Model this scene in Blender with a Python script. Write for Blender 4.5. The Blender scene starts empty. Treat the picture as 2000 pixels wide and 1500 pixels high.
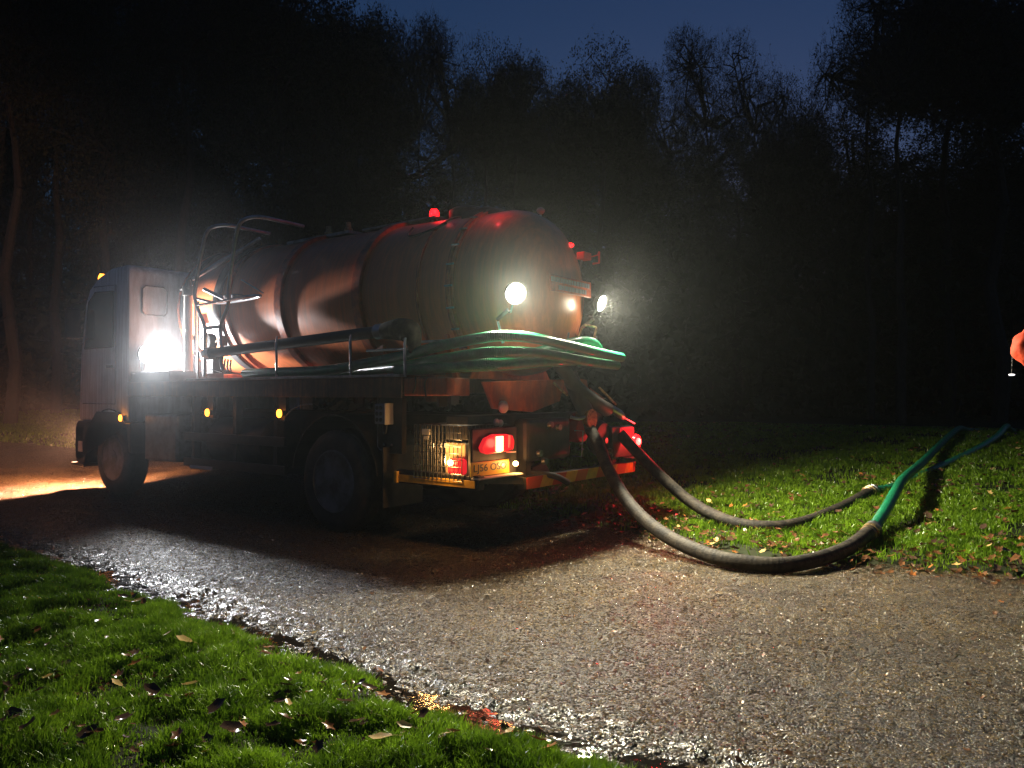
import bpy, bmesh, math, random
import numpy as np
from mathutils import Vector, Matrix, noise
R = math.radians
rnd = random.Random(7)
rng = np.random.default_rng(7)
S = bpy.context.scene
COL = S.collection
# World frame: X runs forward along the lorry, Y to its left (near) side, Z up; rear axle stands at the origin.

# ------------------------------------------------------------------ camera
cd = bpy.data.cameras.new("camera"); cam = bpy.data.objects.new("camera", cd); COL.objects.link(cam)
CAM = Vector((-5.927, 6.167, 1.35))
cam.location = CAM
cam.rotation_euler = (R(90 + 0.76), 0, R(180 + 37.19))
cd.lens = 27.0; cd.sensor_width = 36.0; cd.clip_end = 500; cd.clip_start = 0.05
S.camera = cam
FWD = Vector((0.60444, -0.79665)); RGT = Vector((-0.79665, -0.60444))
def seen(x, d, z=0.0):
    """metres right of / ahead of the standing point -> lorry frame"""
    return Vector((CAM.x + x*RGT.x + d*FWD.x, CAM.y + x*RGT.y + d*FWD.y, z))

# ------------------------------------------------------------------ world: dusk sky
W = bpy.data.worlds.new("World"); S.world = W; W.use_nodes = True
nt = W.node_tree; nt.nodes.clear()
sky = nt.nodes.new("ShaderNodeTexSky"); sky.sky_type = 'NISHITA'; sky.sun_disc = False
sky.sun_elevation = R(-0.1); sky.sun_rotation = R(160); sky.ozone_density = 3.6; sky.air_density = 1.0; sky.dust_density = 0.6
bg = nt.nodes.new("ShaderNodeBackground"); bg.inputs[1].default_value = 0.15
wo = nt.nodes.new("ShaderNodeOutputWorld")
nt.links.new(sky.outputs[0], bg.inputs[0]); nt.links.new(bg.outputs[0], wo.inputs[0])

S.view_settings.view_transform = 'Standard'; S.view_settings.look = 'None'
S.view_settings.exposure = 0.0; S.view_settings.gamma = 1.0
try: S.view_settings.use_curve_mapping = False
except Exception: pass
S.render.engine = 'CYCLES'
cy = S.cycles
cy.use_denoising = True; cy.max_bounces = 5; cy.diffuse_bounces = 2; cy.glossy_bounces = 3; cy.transmission_bounces = 3
cy.volume_bounces = 1; cy.transparent_max_bounces = 8; cy.sample_clamp_indirect = 3.0; cy.sample_clamp_direct = 0.0
cy.volume_step_rate = 2.0; cy.volume_max_steps = 64; cy.blur_glossy = 0.3; cy.caustics_reflective = False; cy.caustics_refractive = False

# ------------------------------------------------------------------ materials
def _n(m, t, **k):
    n = m.node_tree.nodes.new(t)
    for a, b in k.items(): setattr(n, a, b)
    return n
def ramp(m, stops):
    r = _n(m, "ShaderNodeValToRGB"); e = r.color_ramp.elements
    while len(e) < len(stops): e.new(0.5)
    for i, (p, c) in enumerate(stops):
        e[i].position = p; e[i].color = (*c, 1) if len(c) == 3 else c
    return r
def mat(name, col, rough=0.5, metal=0.0, col2=None, scale=4.0, bump=0.0, bscale=60.0, coat=0.0, rvar=0.0, spec=0.5, trans=0.0, soft=.12):
    m = bpy.data.materials.new(name); m.use_nodes = True
    b = m.node_tree.nodes["Principled BSDF"]; L = m.node_tree.links
    b.inputs["Base Color"].default_value = (*col, 1); b.inputs["Roughness"].default_value = rough
    b.inputs["Metallic"].default_value = metal; b.inputs["Coat Weight"].default_value = coat
    b.inputs["Specular IOR Level"].default_value = spec
    if trans: b.inputs["Transmission Weight"].default_value = trans
    tc = _n(m, "ShaderNodeTexCoord")
    if col2 is not None or rvar:
        n = _n(m, "ShaderNodeTexNoise"); n.inputs["Scale"].default_value = scale; n.inputs["Detail"].default_value = 8; n.inputs["Roughness"].default_value = 0.65
        L.new(tc.outputs["Object"], n.inputs["Vector"])
        if col2 is not None:
            r = ramp(m, [(0.5-soft, col2), (0.5+soft, col)]); L.new(n.outputs["Fac"], r.inputs[0]); L.new(r.outputs[0], b.inputs["Base Color"])
        if rvar:
            mr = _n(m, "ShaderNodeMapRange"); mr.inputs["From Min"].default_value = .3; mr.inputs["From Max"].default_value = .7
            mr.inputs["To Min"].default_value = rough + rvar; mr.inputs["To Max"].default_value = rough - rvar
            L.new(n.outputs["Fac"], mr.inputs["Value"]); L.new(mr.outputs[0], b.inputs["Roughness"])
    if bump:
        n2 = _n(m, "ShaderNodeTexNoise"); n2.inputs["Scale"].default_value = bscale; n2.inputs["Detail"].default_value = 4
        bp = _n(m, "ShaderNodeBump"); bp.inputs["Strength"].default_value = bump; bp.inputs["Distance"].default_value = 0.01
        L.new(tc.outputs["Object"], n2.inputs["Vector"]); L.new(n2.outputs["Fac"], bp.inputs["Height"]); L.new(bp.outputs[0], b.inputs["Normal"])
    return m
def emis(name, col, strength, base=(0.5, 0.5, 0.5)):
    m = bpy.data.materials.new(name); m.use_nodes = True
    b = m.node_tree.nodes["Principled BSDF"]
    b.inputs["Base Color"].default_value = (*base, 1); b.inputs["Roughness"].default_value = 0.2
    b.inputs["Emission Color"].default_value = (*col, 1); b.inputs["Emission Strength"].default_value = strength
    try: m.cycles.emission_sampling = 'NONE'
    except Exception: pass
    return m
M = {}
M['tank'] = mat('tank paint', (0.84, 0.235, 0.08), 0.36, 0, (0.70, 0.18, 0.06), 3.0, 0.04, 9, 0.22, 0.02, soft=.32)
M['ring'] = mat('ring paint', (0.62, 0.12, 0.04), 0.38, 0, (0.26, 0.06, 0.03), 9, 0.15, 40, 0.2, 0.1)
M['orange'] = mat('orange paint', (0.55, 0.12, 0.03), 0.45, 0, (0.33, 0.07, 0.02), 8, 0.1, 30)
M['deck'] = mat('deck edge paint', (0.24, 0.11, 0.05), 0.5, 0, (0.10, 0.05, 0.03), 6, 0.2, 40)
M['white'] = mat('cab paint', (0.72, 0.76, 0.78), 0.35, 0, (0.60, 0.62, 0.63), 3, 0, 1, 0.4)
M['black'] = mat('black steel', (0.018, 0.018, 0.02), 0.5, 0, (0.05, 0.042, 0.036), 6, 0.15, 50)
M['plastic'] = mat('black plastic', (0.02, 0.02, 0.022), 0.42, 0, (0.035, 0.033, 0.03), 10)
M['rubber'] = mat('tyre rubber', (0.018, 0.018, 0.018), 0.75, 0, (0.05, 0.045, 0.04), 6, 0.2, 40)
M['hose_black'] = mat('black hose rubber', (0.014, 0.013, 0.012), 0.72, 0, (0.06, 0.05, 0.036), 14, 0.35, 60, spec=.3)
M['chrome'] = mat('galvanised tube', (0.55, 0.56, 0.58), 0.28, 1.0, (0.35, 0.35, 0.36), 8)
M['steel'] = mat('dull steel', (0.30, 0.31, 0.32), 0.4, 0.9, (0.15, 0.14, 0.13), 8, 0.1, 40)
M['brass'] = mat('dirty brass', (0.45, 0.33, 0.16), 0.4, 0.8, (0.15, 0.10, 0.06), 20)
M['rim'] = mat('painted wheel', (0.20, 0.21, 0.24), 0.4, 0.4, (0.08, 0.08, 0.08), 5)
def streaks(m, tint, amt):      # dirt run down the sides by rain
    b = m.node_tree.nodes["Principled BSDF"]; L = m.node_tree.links; src = b.inputs["Base Color"].links[0].from_socket
    tc = _n(m, "ShaderNodeTexCoord"); mp = _n(m, "ShaderNodeMapping"); mp.inputs["Scale"].default_value = (16, 5, .9)
    n = _n(m, "ShaderNodeTexNoise"); n.inputs["Scale"].default_value = 1.6; n.inputs["Detail"].default_value = 7; n.inputs["Roughness"].default_value = .7
    L.new(tc.outputs["Object"], mp.inputs[0]); L.new(mp.outputs[0], n.inputs["Vector"]); rp = ramp(m, [(0.42, (amt,)*3), (0.62, (0, 0, 0))]); L.new(n.outputs["Fac"], rp.inputs[0])
    mx = _n(m, "ShaderNodeMix", data_type='RGBA'); mx.inputs[7].default_value = (*tint, 1); L.new(rp.outputs[0], mx.inputs[0]); L.new(src, mx.inputs[6]); L.new(mx.outputs[2], b.inputs["Base Color"])
streaks(M['tank'], (0.34, 0.12, 0.06), .4); streaks(M['white'], (0.22, 0.21, 0.19), .5); streaks(M['deck'], (0.05, 0.04, 0.03), .7); streaks(M['orange'], (0.12, 0.05, 0.03), .6)
M['glass'] = mat('dark glass', (0.015, 0.018, 0.022), 0.06, 0, None, 1, 0, 1, 0, 0, 0.8)
M['gasket'] = mat('gasket', (0.02, 0.02, 0.02), 0.6)
M['jerry'] = mat('translucent container plastic', (0.75, 0.60, 0.34), 0.4, 0, (0.6, 0.45, 0.25), 6)
M['yellowtape'] = mat('yellow reflective tape', (0.75, 0.42, 0.04), 0.35, 0, (0.5, 0.28, 0.04), 10)
M['redtape'] = mat('red reflective tape', (0.50, 0.05, 0.02), 0.35)
M['plate'] = mat('yellow number plate', (0.80, 0.58, 0.06), 0.3)
M['ink'] = mat('black print', (0.01, 0.01, 0.01), 0.5)
M['greybox'] = mat('grey box plastic', (0.20, 0.21, 0.24), 0.5)
M['palebox'] = mat('pale box plastic', (0.62, 0.58, 0.52), 0.5)
M['redsign'] = mat('red sticker', (0.5, 0.03, 0.02), 0.5)
M['lamp_body'] = M['plastic']
M['led'] = emis('work lamp lens', (1.0, 0.96, 0.80), 60)
M['led_cool'] = emis('work lamp lens cool', (0.96, 0.98, 1.0), 80)
M['red_lit'] = emis('lit red lens', (1.0, 0.004, 0.007), 7, (0.5, 0.02, 0.02))
M['red_dim'] = emis('red tail lens', (1.0, 0.02, 0.03), 0.75, (0.5, 0.02, 0.02))
M['red_core'] = emis('red lamp core', (1.0, 0.05, 0.04), 12)
M['tail_white'] = emis('tail lamp bulb window', (1.0, 0.55, 0.25), 4.5)
M['amber_lit'] = emis('amber marker lens', (1.0, 0.27, 0.02), 9, (0.6, 0.2, 0.02))
M['warm_lit'] = emis('plate lamp bulb', (1.0, 0.50, 0.16), 30)
M['head_lit'] = emis('headlamp lens', (1.0, 0.75, 0.45), 3)

def hose_green():
    m = mat('green corrugated hose', (0.014, 0.26, 0.11), 0.32, 0, (0.015, 0.16, 0.085), 12, 0, 1, 0.2)
    b = m.node_tree.nodes["Principled BSDF"]; L = m.node_tree.links
    uv = _n(m, "ShaderNodeUVMap"); w = _n(m, "ShaderNodeTexWave", wave_type='BANDS', bands_direction='Y')
    w.inputs["Scale"].default_value = 20; w.inputs["Distortion"].default_value = 0
    bp = _n(m, "ShaderNodeBump"); bp.inputs["Strength"].default_value = 0.7; bp.inputs["Distance"].default_value = 0.006
    L.new(uv.outputs[0], w.inputs["Vector"]); L.new(w.outputs["Fac"], bp.inputs["Height"]); L.new(bp.outputs[0], b.inputs["Normal"])
    return m
M['hose_green'] = hose_green()
def spiral(m):     # wire spiral showing through the rubber
    b = m.node_tree.nodes["Principled BSDF"]; L = m.node_tree.links; old = b.inputs["Normal"].links[0].from_node
    uv = _n(m, "ShaderNodeUVMap"); w = _n(m, "ShaderNodeTexWave", wave_type='BANDS', bands_direction='Y'); w.inputs["Scale"].default_value = 9
    bp = _n(m, "ShaderNodeBump"); bp.inputs["Strength"].default_value = 0.14; bp.inputs["Distance"].default_value = 0.005
    L.new(uv.outputs[0], w.inputs["Vector"]); L.new(w.outputs["Fac"], bp.inputs["Height"]); L.new(old.outputs[0], bp.inputs["Normal"]); L.new(bp.outputs[0], b.inputs["Normal"])
spiral(M['hose_black'])

def road_mat():
    m = bpy.data.materials.new('wet chipping surface'); m.use_nodes = True
    b = m.node_tree.nodes["Principled BSDF"]; L = m.node_tree.links
    tc = _n(m, "ShaderNodeTexCoord")
    v = _n(m, "ShaderNodeTexVoronoi"); v.inputs["Scale"].default_value = 84; v.inputs["Randomness"].default_value = 1
    L.new(tc.outputs["Object"], v.inputs["Vector"])
    big = _n(m, "ShaderNodeTexNoise"); big.inputs["Scale"].default_value = 1.3; big.inputs["Detail"].default_value = 8; big.inputs["Roughness"].default_value = 0.6
    L.new(tc.outputs["Object"], big.inputs["Vector"])
    mid = _n(m, "ShaderNodeTexNoise"); mid.inputs["Scale"].default_value = 11; mid.inputs["Detail"].default_value = 6
    L.new(tc.outputs["Object"], mid.inputs["Vector"])
    sep = _n(m, "ShaderNodeSeparateColor"); L.new(v.outputs["Color"], sep.inputs[0])
    r = ramp(m, [(0.0, (0.008, 0.005, 0.002)), (0.35, (0.034, 0.021, 0.007)), (0.7, (0.105, 0.068, 0.021)), (1.0, (0.42, 0.30, 0.115))])
    L.new(sep.outputs[0], r.inputs[0])
    dk = ramp(m, [(0.30, (0.35, 0.30, 0.27)), (0.55, (1, 1, 1))]); L.new(mid.outputs["Fac"], dk.inputs[0])
    mx = _n(m, "ShaderNodeMix", data_type='RGBA', blend_type='MULTIPLY'); mx.inputs[0].default_value = 0.75
    L.new(r.outputs[0], mx.inputs[6]); L.new(dk.outputs[0], mx.inputs[7])
    dk2 = ramp(m, [(0.36, (0.34, 0.29, 0.24)), (0.60, (1, 1, 1))]); L.new(big.outputs["Fac"], dk2.inputs[0])
    mx2 = _n(m, "ShaderNodeMix", data_type='RGBA', blend_type='MULTIPLY'); mx2.inputs[0].default_value = 1
    L.new(mx.outputs[2], mx2.inputs[6]); L.new(dk2.outputs[0], mx2.inputs[7]); 
    ve = _n(m, "ShaderNodeTexVoronoi", feature='DISTANCE_TO_EDGE'); ve.inputs["Scale"].default_value = 84; L.new(tc.outputs["Object"], ve.inputs["Vector"])
    gap = ramp(m, [(0.02, (0.08, 0.07, 0.065)), (0.16, (1, 1, 1))]); L.new(ve.outputs["Distance"], gap.inputs[0])
    mx3 = _n(m, "ShaderNodeMix", data_type='RGBA', blend_type='MULTIPLY'); mx3.inputs[0].default_value = 0.9
    L.new(mx2.outputs[2], mx3.inputs[6]); L.new(gap.outputs[0], mx3.inputs[7]); L.new(mx3.outputs[2], b.inputs["Base Color"])
    rr = ramp(m, [(0.0, (0.12,)*3), (0.5, (0.24,)*3), (1.0, (0.42,)*3)]); L.new(sep.outputs[1], rr.inputs[0]); L.new(rr.outputs[0], b.inputs["Roughness"])
    b.inputs['Specular IOR Level'].default_value = 0.7
    # each chipping tilts its own way, with gaps between
    bp = _n(m, "ShaderNodeBump"); bp.inputs["Strength"].default_value = 1.0; bp.inputs["Distance"].default_value = 0.017; bp.invert = True
    n3 = _n(m, "ShaderNodeTexNoise"); n3.inputs["Scale"].default_value = 170; n3.inputs["Detail"].default_value = 2
    L.new(tc.outputs["Object"], n3.inputs["Vector"])
    ad = _n(m, "ShaderNodeMath", operation='MULTIPLY_ADD'); ad.inputs[1].default_value = 0.8
    L.new(n3.outputs["Fac"], ad.inputs[0]); L.new(v.outputs["Distance"], ad.inputs[2])
    L.new(ad.outputs[0], bp.inputs["Height"]); L.new(bp.outputs[0], b.inputs["Normal"])
    return m
M['road'] = road_mat()
M['stone'] = mat('wet stone', (0.28, 0.20, 0.085), 0.26, 0, (0.04, 0.028, 0.016), 38, 0, 1, 0.2)
M['soil'] = mat('dark soil', (0.022, 0.024, 0.010), 0.92, 0, (0.02, 0.03, 0.012), 7, 0.6, 30, spec=.15)
M['water'] = mat('puddle water', (0.012, 0.010, 0.008), 0.05, 0, None, 1, 0.5, 16)
M['bark'] = mat('bark', (0.04, 0.036, 0.032), 0.9, 0, (0.024, 0.028, 0.02), 6, 0.4, 20)
def leafy(name, c1, c2, scale, rough=0.5, tr=0.35):
    m = bpy.data.materials.new(name); m.use_nodes = True
    n = m.node_tree.nodes; L = m.node_tree.links; n.clear()
    tc = _n(m, "ShaderNodeTexCoord"); t = _n(m, "ShaderNodeTexNoise"); t.inputs["Scale"].default_value = scale; t.inputs["Detail"].default_value = 5
    L.new(tc.outputs["Object"], t.inputs["Vector"]); r = ramp(m, [(0.35, c1), (0.65, c2)]); L.new(t.outputs["Fac"], r.inputs[0])
    p = _n(m, "ShaderNodeBsdfPrincipled"); p.inputs["Roughness"].default_value = rough; L.new(r.outputs[0], p.inputs["Base Color"])
    tl = _n(m, "ShaderNodeBsdfTranslucent"); L.new(r.outputs[0], tl.inputs[0])
    mx = _n(m, "ShaderNodeMixShader"); mx.inputs[0].default_value = tr
    o = _n(m, "ShaderNodeOutputMaterial"); L.new(p.outputs[0], mx.inputs[1]); L.new(tl.outputs[0], mx.inputs[2]); L.new(mx.outputs[0], o.inputs[0])
    return m
M['grass'] = leafy('grass blades', (0.07, 0.15, 0.008), (0.22, 0.38, 0.022), 6.0, 0.30, 0.45)
M['foliage'] = leafy('dark tree leaves', (0.020, 0.030, 0.014), (0.042, 0.052, 0.022), 1.0, 0.8, 0.1)
M['leaf_tan'] = leafy('tan fallen leaf', (0.55, 0.36, 0.12), (0.70, 0.50, 0.20), 30, 0.35, 0.2)
M['leaf_brown'] = leafy('brown fallen leaf', (0.10, 0.045, 0.02), (0.22, 0.10, 0.04), 30, 0.25, 0.1)
M['leaf_orange'] = leafy('orange fallen leaf', (0.40, 0.13, 0.03), (0.50, 0.22, 0.06), 30, 0.3, 0.2)
M['leaf_wet'] = leafy('wet dark leaf', (0.05, 0.03, 0.02), (0.10, 0.06, 0.035), 30, 0.12, 0.05)

# ------------------------------------------------------------------ builders
def tag(o, label=None, cat=None, group=None, kind=None):
    if label: o['label'] = label
    if cat: o['category'] = cat
    if group: o['group'] = group
    if kind: o['kind'] = kind
    return o
def empty(name, loc=(0, 0, 0), rz=0):
    o = bpy.data.objects.new(name, None); COL.objects.link(o); o.location = loc; o.rotation_euler = (0, 0, rz); o.empty_display_size = 0.2
    return o
class MB:
    def __init__(s): s.v = []; s.f = []; s.uv = {}
    def add(s, vs, fs):
        k = len(s.v); s.v += [tuple(p) for p in vs]; s.f += [tuple(i + k for i in f) for f in fs]; return s
    def box(s, x0, x1, y0, y1, z0, z1):
        vs = [(x, y, z) for x in (x0, x1) for y in (y0, y1) for z in (z0, z1)]
        return s.add(vs, [(0, 1, 3, 2), (4, 6, 7, 5), (0, 4, 5, 1), (2, 3, 7, 6), (0, 2, 6, 4), (1, 5, 7, 3)])
    def tube(s, pts, r, n=10, smooth_steps=0, cap=True, uv=False):
        pts = [Vector(p) for p in pts]
        rs = r if isinstance(r, (list, tuple)) else [r]*len(pts)
        if smooth_steps: 
            pts, rs = spline(pts, rs, smooth_steps)
        k = len(s.v); t0 = (pts[1]-pts[0]).normalized()
        up = Vector((0, 0, 1)) if abs(t0.z) < 0.9 else Vector((1, 0, 0))
        a = t0.cross(up).normalized(); dist = 0
        for i, p in enumerate(pts):
            t = (pts[min(i+1, len(pts)-1)] - pts[max(i-1, 0)]).normalized()
            a = (a - t*a.dot(t)).normalized(); b = t.cross(a)
            if i: dist += (p-pts[i-1]).length
            for j in range(n):
                an = 2*math.pi*j/n
                q = p + (a*math.cos(an) + b*math.sin(an))*rs[i]
                s.v.append(tuple(q)); s.uv[len(s.v)-1] = (j/n, dist)
        for i in range(len(pts)-1):
            for j in range(n):
                j2 = (j+1) % n
                s.f.append((k+i*n+j, k+i*n+j2, k+(i+1)*n+j2, k+(i+1)*n+j))
        if cap:
            s.f.append(tuple(k+j for j in reversed(range(n)))); s.f.append(tuple(k+(len(pts)-1)*n+j for j in range(n)))
        return s
    def lathe(s, prof, axis='x', c=(0, 0, 0), n=32, tilt=0.0, close=False):
        k = len(s.v)
        for (t, r) in prof:
            for j in range(n):
                a = 2*math.pi*j/n; u, w = r*math.cos(a), r*math.sin(a)
                if axis == 'x': q = (c[0]+t, c[1]+u, c[2]+w+tilt*t)
                elif axis == 'y': q = (c[0]+u, c[1]+t, c[2]+w)
                else: q = (c[0]+u, c[1]+w, c[2]+t)
                s.v.append(q)
        m = len(prof)
        for i in range(m if close else m-1):
            i2 = (i+1) % m
            for j in range(n):
                j2 = (j+1) % n; s.f.append((k+i*n+j, k+i*n+j2, k+i2*n+j2, k+i2*n+j))
        if not close:
            if prof[0][1] > 1e-4: s.f.append(tuple(k+j for j in range(n)))
            if prof[-1][1] > 1e-4: s.f.append(tuple(k+(m-1)*n+j for j in range(n)))
        return s
    def prism(s, poly, axis, a, b):
        def q(u, w, t): return (t, u, w) if axis == 'x' else ((u, t, w) if axis == 'y' else (u, w, t))
        n = len(poly); vs = [q(u, w, a) for u, w in poly] + [q(u, w, b) for u, w in poly]
        return s.add(vs, [tuple(range(n)), tuple(reversed(range(n, 2*n)))] + [(i, i+n, (i+1) % n + n, (i+1) % n) for i in range(n)])
    def ball(s, c, r, n=10, sq=(1, 1, 1)):
        k = len(s.v); m = n//2+1
        for i in range(1, m):
            ph = math.pi*i/m
            for j in range(n):
                a = 2*math.pi*j/n; s.v.append((c[0]+r*sq[0]*math.sin(ph)*math.cos(a), c[1]+r*sq[1]*math.sin(ph)*math.sin(a), c[2]+r*sq[2]*math.cos(ph)))
        for i in range(m-2):
            for j in range(n):
                j2 = (j+1) % n; s.f.append((k+i*n+j, k+(i+1)*n+j, k+(i+1)*n+j2, k+i*n+j2))
        s.f.append(tuple(k+j for j in range(n))); s.f.append(tuple(k+(m-2)*n+j for j in reversed(range(n))))
        return s
    def build(s, name, m, parent=None, smooth=True, bevel=0.0, label=None):
        me = bpy.data.meshes.new(name); me.from_pydata(s.v, [], s.f)
        if s.uv:
            ul = me.uv_layers.new(name="UVMap")
            for l in me.loops: ul.data[l.index].uv = s.uv.get(l.vertex_index, (0, 0))
        me.materials.append(m)
        bm = bmesh.new(); bm.from_mesh(me)
        bmesh.ops.recalc_face_normals(bm, faces=bm.faces)
        if bevel:
            es = [e for e in bm.edges if len(e.link_faces) == 2 and e.calc_face_angle(0) > 0.6]
            bmesh.ops.bevel(bm, geom=es, offset=bevel, segments=2, affect='EDGES', profile=0.5, clamp_overlap=True)
        for f in bm.faces: f.smooth = smooth
        if smooth:
            for e in bm.edges:
                if len(e.link_faces) == 2 and e.calc_face_angle(0) > 0.7: e.smooth = False
        bm.to_mesh(me); bm.free()
        o = bpy.data.objects.new(name, me); COL.objects.link(o); o.parent = parent
        if label: o['label'] = label
        return o
def spline(pts, rs, k):
    P = [pts[0]] + list(pts) + [pts[-1]]; out = []; ro = []
    for i in range(1, len(P)-2):
        for j in range(k):
            t = j/k; a, b, c, d = P[i-1], P[i], P[i+1], P[i+2]
            out.append(0.5*((2*b) + (c-a)*t + (2*a-5*b+4*c-d)*t*t + (3*b-a-3*c+d)*t**3)); ro.append(rs[i-1]*(1-t)+rs[i]*t)
    out.append(pts[-1]); ro.append(rs[-1]); return out, ro
def npmesh(name, V, F, m, parent=None, smooth=False, attr=None):
    """triangles or quads from numpy arrays"""
    me = bpy.data.meshes.new(name); nv, nf, k = len(V), len(F), F.shape[1]
    me.vertices.add(nv); me.vertices.foreach_set('co', np.asarray(V, np.float32).ravel())
    me.loops.add(nf*k); me.loops.foreach_set('vertex_index', np.asarray(F, np.int32).ravel())
    me.polygons.add(nf); me.polygons.foreach_set('loop_start', np.arange(nf, dtype=np.int32)*k)
    me.polygons.foreach_set('use_smooth', np.full(nf, smooth))
    me.update(calc_edges=True); me.validate()
    for mm in (m if isinstance(m, list) else [m]): me.materials.append(mm)
    o = bpy.data.objects.new(name, me); COL.objects.link(o); o.parent = parent
    return o

# ------------------------------------------------------------------ terrain shape
_t = np.arange(256); _perm = np.random.default_rng(3).permutation(256); _val = np.random.default_rng(4).random(256)
def vnoise(x, y):
    x = np.asarray(x, float); y = np.asarray(y, float)
    xi = np.floor(x).astype(int); yi = np.floor(y).astype(int); u = x-xi; v = y-yi; u = u*u*(3-2*u); v = v*v*(3-2*v)
    h = lambda a, b: _val[_perm[(_perm[a & 255] + b) & 255]]
    return (h(xi, yi)*(1-u)+h(xi+1, yi)*u)*(1-v) + (h(xi, yi+1)*(1-u)+h(xi+1, yi+1)*u)*v
def fbm(x, y, o=3):
    s = 0; a = 0.5
    for i in range(o): s = s + a*vnoise(x*2**i+17*i, y*2**i-9*i); a *= .5
    return s/(1-.5**o)
def sstep(a, b, x): t = np.clip((x-a)/(b-a), 0, 1); return t*t*(3-2*t)
def near_edge(x):      # road runs at y below this
    x = np.asarray(x, float)
    return 3.44 + 0.055*np.clip(-(x-1.0), 0, 5) + 0.03*np.clip(x-4, 0, 9) + 0.16*(fbm(x*1.6, 5)-.5) + 0.07*(vnoise(x*7, 8)-.5)
def far_edge(x):       # and above this
    x = np.asarray(x, float)
    e = np.interp(x, [-30, -9, -5.6, -4.7, -4.2, -3.7, -3.1, -2.4, -1.8, 0, 6, 14, 17, 60], [-1.5, -.9, -.52, -.40, -.05, .12, -.05, -.38, -.55, -.9, -2.0, -2.5, -2.4, -2.4])
    return e + 0.22*(fbm(x*1.3, 2)-.5) + 0.08*(vnoise(x*6, 3)-.5)
def road_z(x, y):
    ne = near_edge(x) - y
    gut = -0.022*np.exp(-((ne-0.12)/0.17)**2)
    return 0.02*(fbm(x*0.8, y*0.8)-.5) + gut + 0.018*(fbm(x*4.3, y*4.3)-.5) + 0.012*(vnoise(x*13, y*13)-.5) + 0.006*(vnoise(x*29, y*29)-.5) + 0.030*(vnoise(x*37, y*37)-.5)*np.exp(-((ne-0.10)/0.30)**2)
def near_z(x, y):
    s = y - near_edge(x)
    return -0.06 + 0.085*sstep(-0.12, 0.22, s) + (0.09*(fbm(x*1.7+3, y*1.7)-.45) + 0.045*(fbm(x*5.1, y*5.1, 2)-.5))*sstep(0, .5, s)
def far_z(x, y):
    s = far_edge(x) - y
    bank = 0.060*np.clip(-y-0.6, 0, 9.6) - 0.03*np.clip(-y-10.6, 0, 12)
    bank = bank*sstep(-40, -2, -np.abs(x-4)+20)
    return -0.05 + 0.07*sstep(-0.15, 0.3, s) + 0.06*(fbm(x*1.2, y*1.2+9)-.45)*sstep(0, .6, s) + bank*sstep(0, 1, s)
def grid(name, xs, ys, zf, m):
    X, Y = np.meshgrid(xs, ys, indexing='ij'); Z = zf(X, Y)
    V = np.stack([X.ravel(), Y.ravel(), Z.ravel()], 1); nx, ny = X.shape
    i = np.arange(nx*ny).reshape(nx, ny)
    F = np.stack([i[:-1, :-1].ravel(), i[1:, :-1].ravel(), i[1:, 1:].ravel(), i[:-1, 1:].ravel()], 1)
    return npmesh(name, V, F, m, smooth=True)
def merge_axes(*spans):
    return np.unique(np.concatenate([np.arange(a, b, s) for a, b, s in spans]).round(4))
tag(grid('ground', np.linspace(-220, 260, 25), np.linspace(-260, 220, 25), lambda x, y: x*0-0.35, M['soil']), kind='structure')
tag(grid('road', merge_axes((-40, -6, 0.5), (-6, 3, 0.022), (3, 20, 0.15), (20, 90, 1.0)), merge_axes((-3.2, -0.8, .12), (-.8, 4.3, 0.022), (4.3, 6.6, .3)), road_z, M['road']), kind='structure')
far_lawn = tag(grid('far_lawn', merge_axes((-60, -14, 1), (-14, 6, 0.10), (6, 30, .3), (30, 120, 2)), -merge_axes((-.6, 6, 0.08), (6, 14, .2), (14, 120, 2))[::-1], far_z, M['soil']), kind='structure')
near_lawn = tag(grid('near_lawn', merge_axes((-40, -8, 1), (-8, 7, 0.06), (7, 60, 1)), merge_axes((3.1, 8, 0.06), (8, 60, 1)), near_z, M['soil']), kind='structure')
# wet film in the gutter, tilted to bring the red tail reflection forward
pud = grid('gutter_film', merge_axes((-6, 7, .1)), np.linspace(0, 1, 9), lambda x, y: x*0, M['water'])
pv = np.empty(len(pud.data.vertices)*3, np.float32); pud.data.vertices.foreach_get('co', pv); pv = pv.reshape(-1, 3)
pv[:, 2] = -0.004 - 0.026*pv[:, 1]; pv[:, 1] = near_edge(pv[:, 0]) + 0.06 - pv[:, 1]*0.36
pud.data.vertices.foreach_set('co', pv.ravel()); tag(pud, kind='structure')

# ------------------------------------------------------------------ the lorry
truck = empty('tanker_truck', (0, 0, 0))
tag(truck, 'orange vacuum tanker lorry with white cab parked on the wet track, lamps lit', 'truck')
TZ, TY, TT = 2.40, -0.12, 0.020
tank = MB().lathe([(3.98, 0.0), (3.97, .22), (3.93, .45), (3.86, .66), (3.76, .80), (3.66, .84), (2.8, .843), (1.6, .843), (.2, .843), (-.62, .843), (-1.02, .84),
                   (-1.30, .838), (-1.42, .815), (-1.54, .75), (-1.64, .62), (-1.71, .44), (-1.755, .22), (-1.765, 0)], 'x', (0, TY, TZ), 96, TT).build('tank', M['tank'], truck)
def band(x, w, r0, r1, m, name='stiffening_ring', label=None):
    return MB().lathe([(x-w/2, r0), (x-w/2, r1-.008), (x-w/2+.008, r1), (x+w/2-.008, r1), (x+w/2, r1-.008), (x+w/2, r0)], 'x', (0, TY, TZ), 96, TT, close=True).build(name, m, tank, label=label)
band(1.58, .13, .835, .885, M['ring']); band(.24, .13, .835, .885, M['ring']); band(2.62, .05, .835, .872, M['ring'])
band(2.86, .16, .836, .868, M['gasket'], 'rubber_band', 'black rubber band round the front of the tank')
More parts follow.
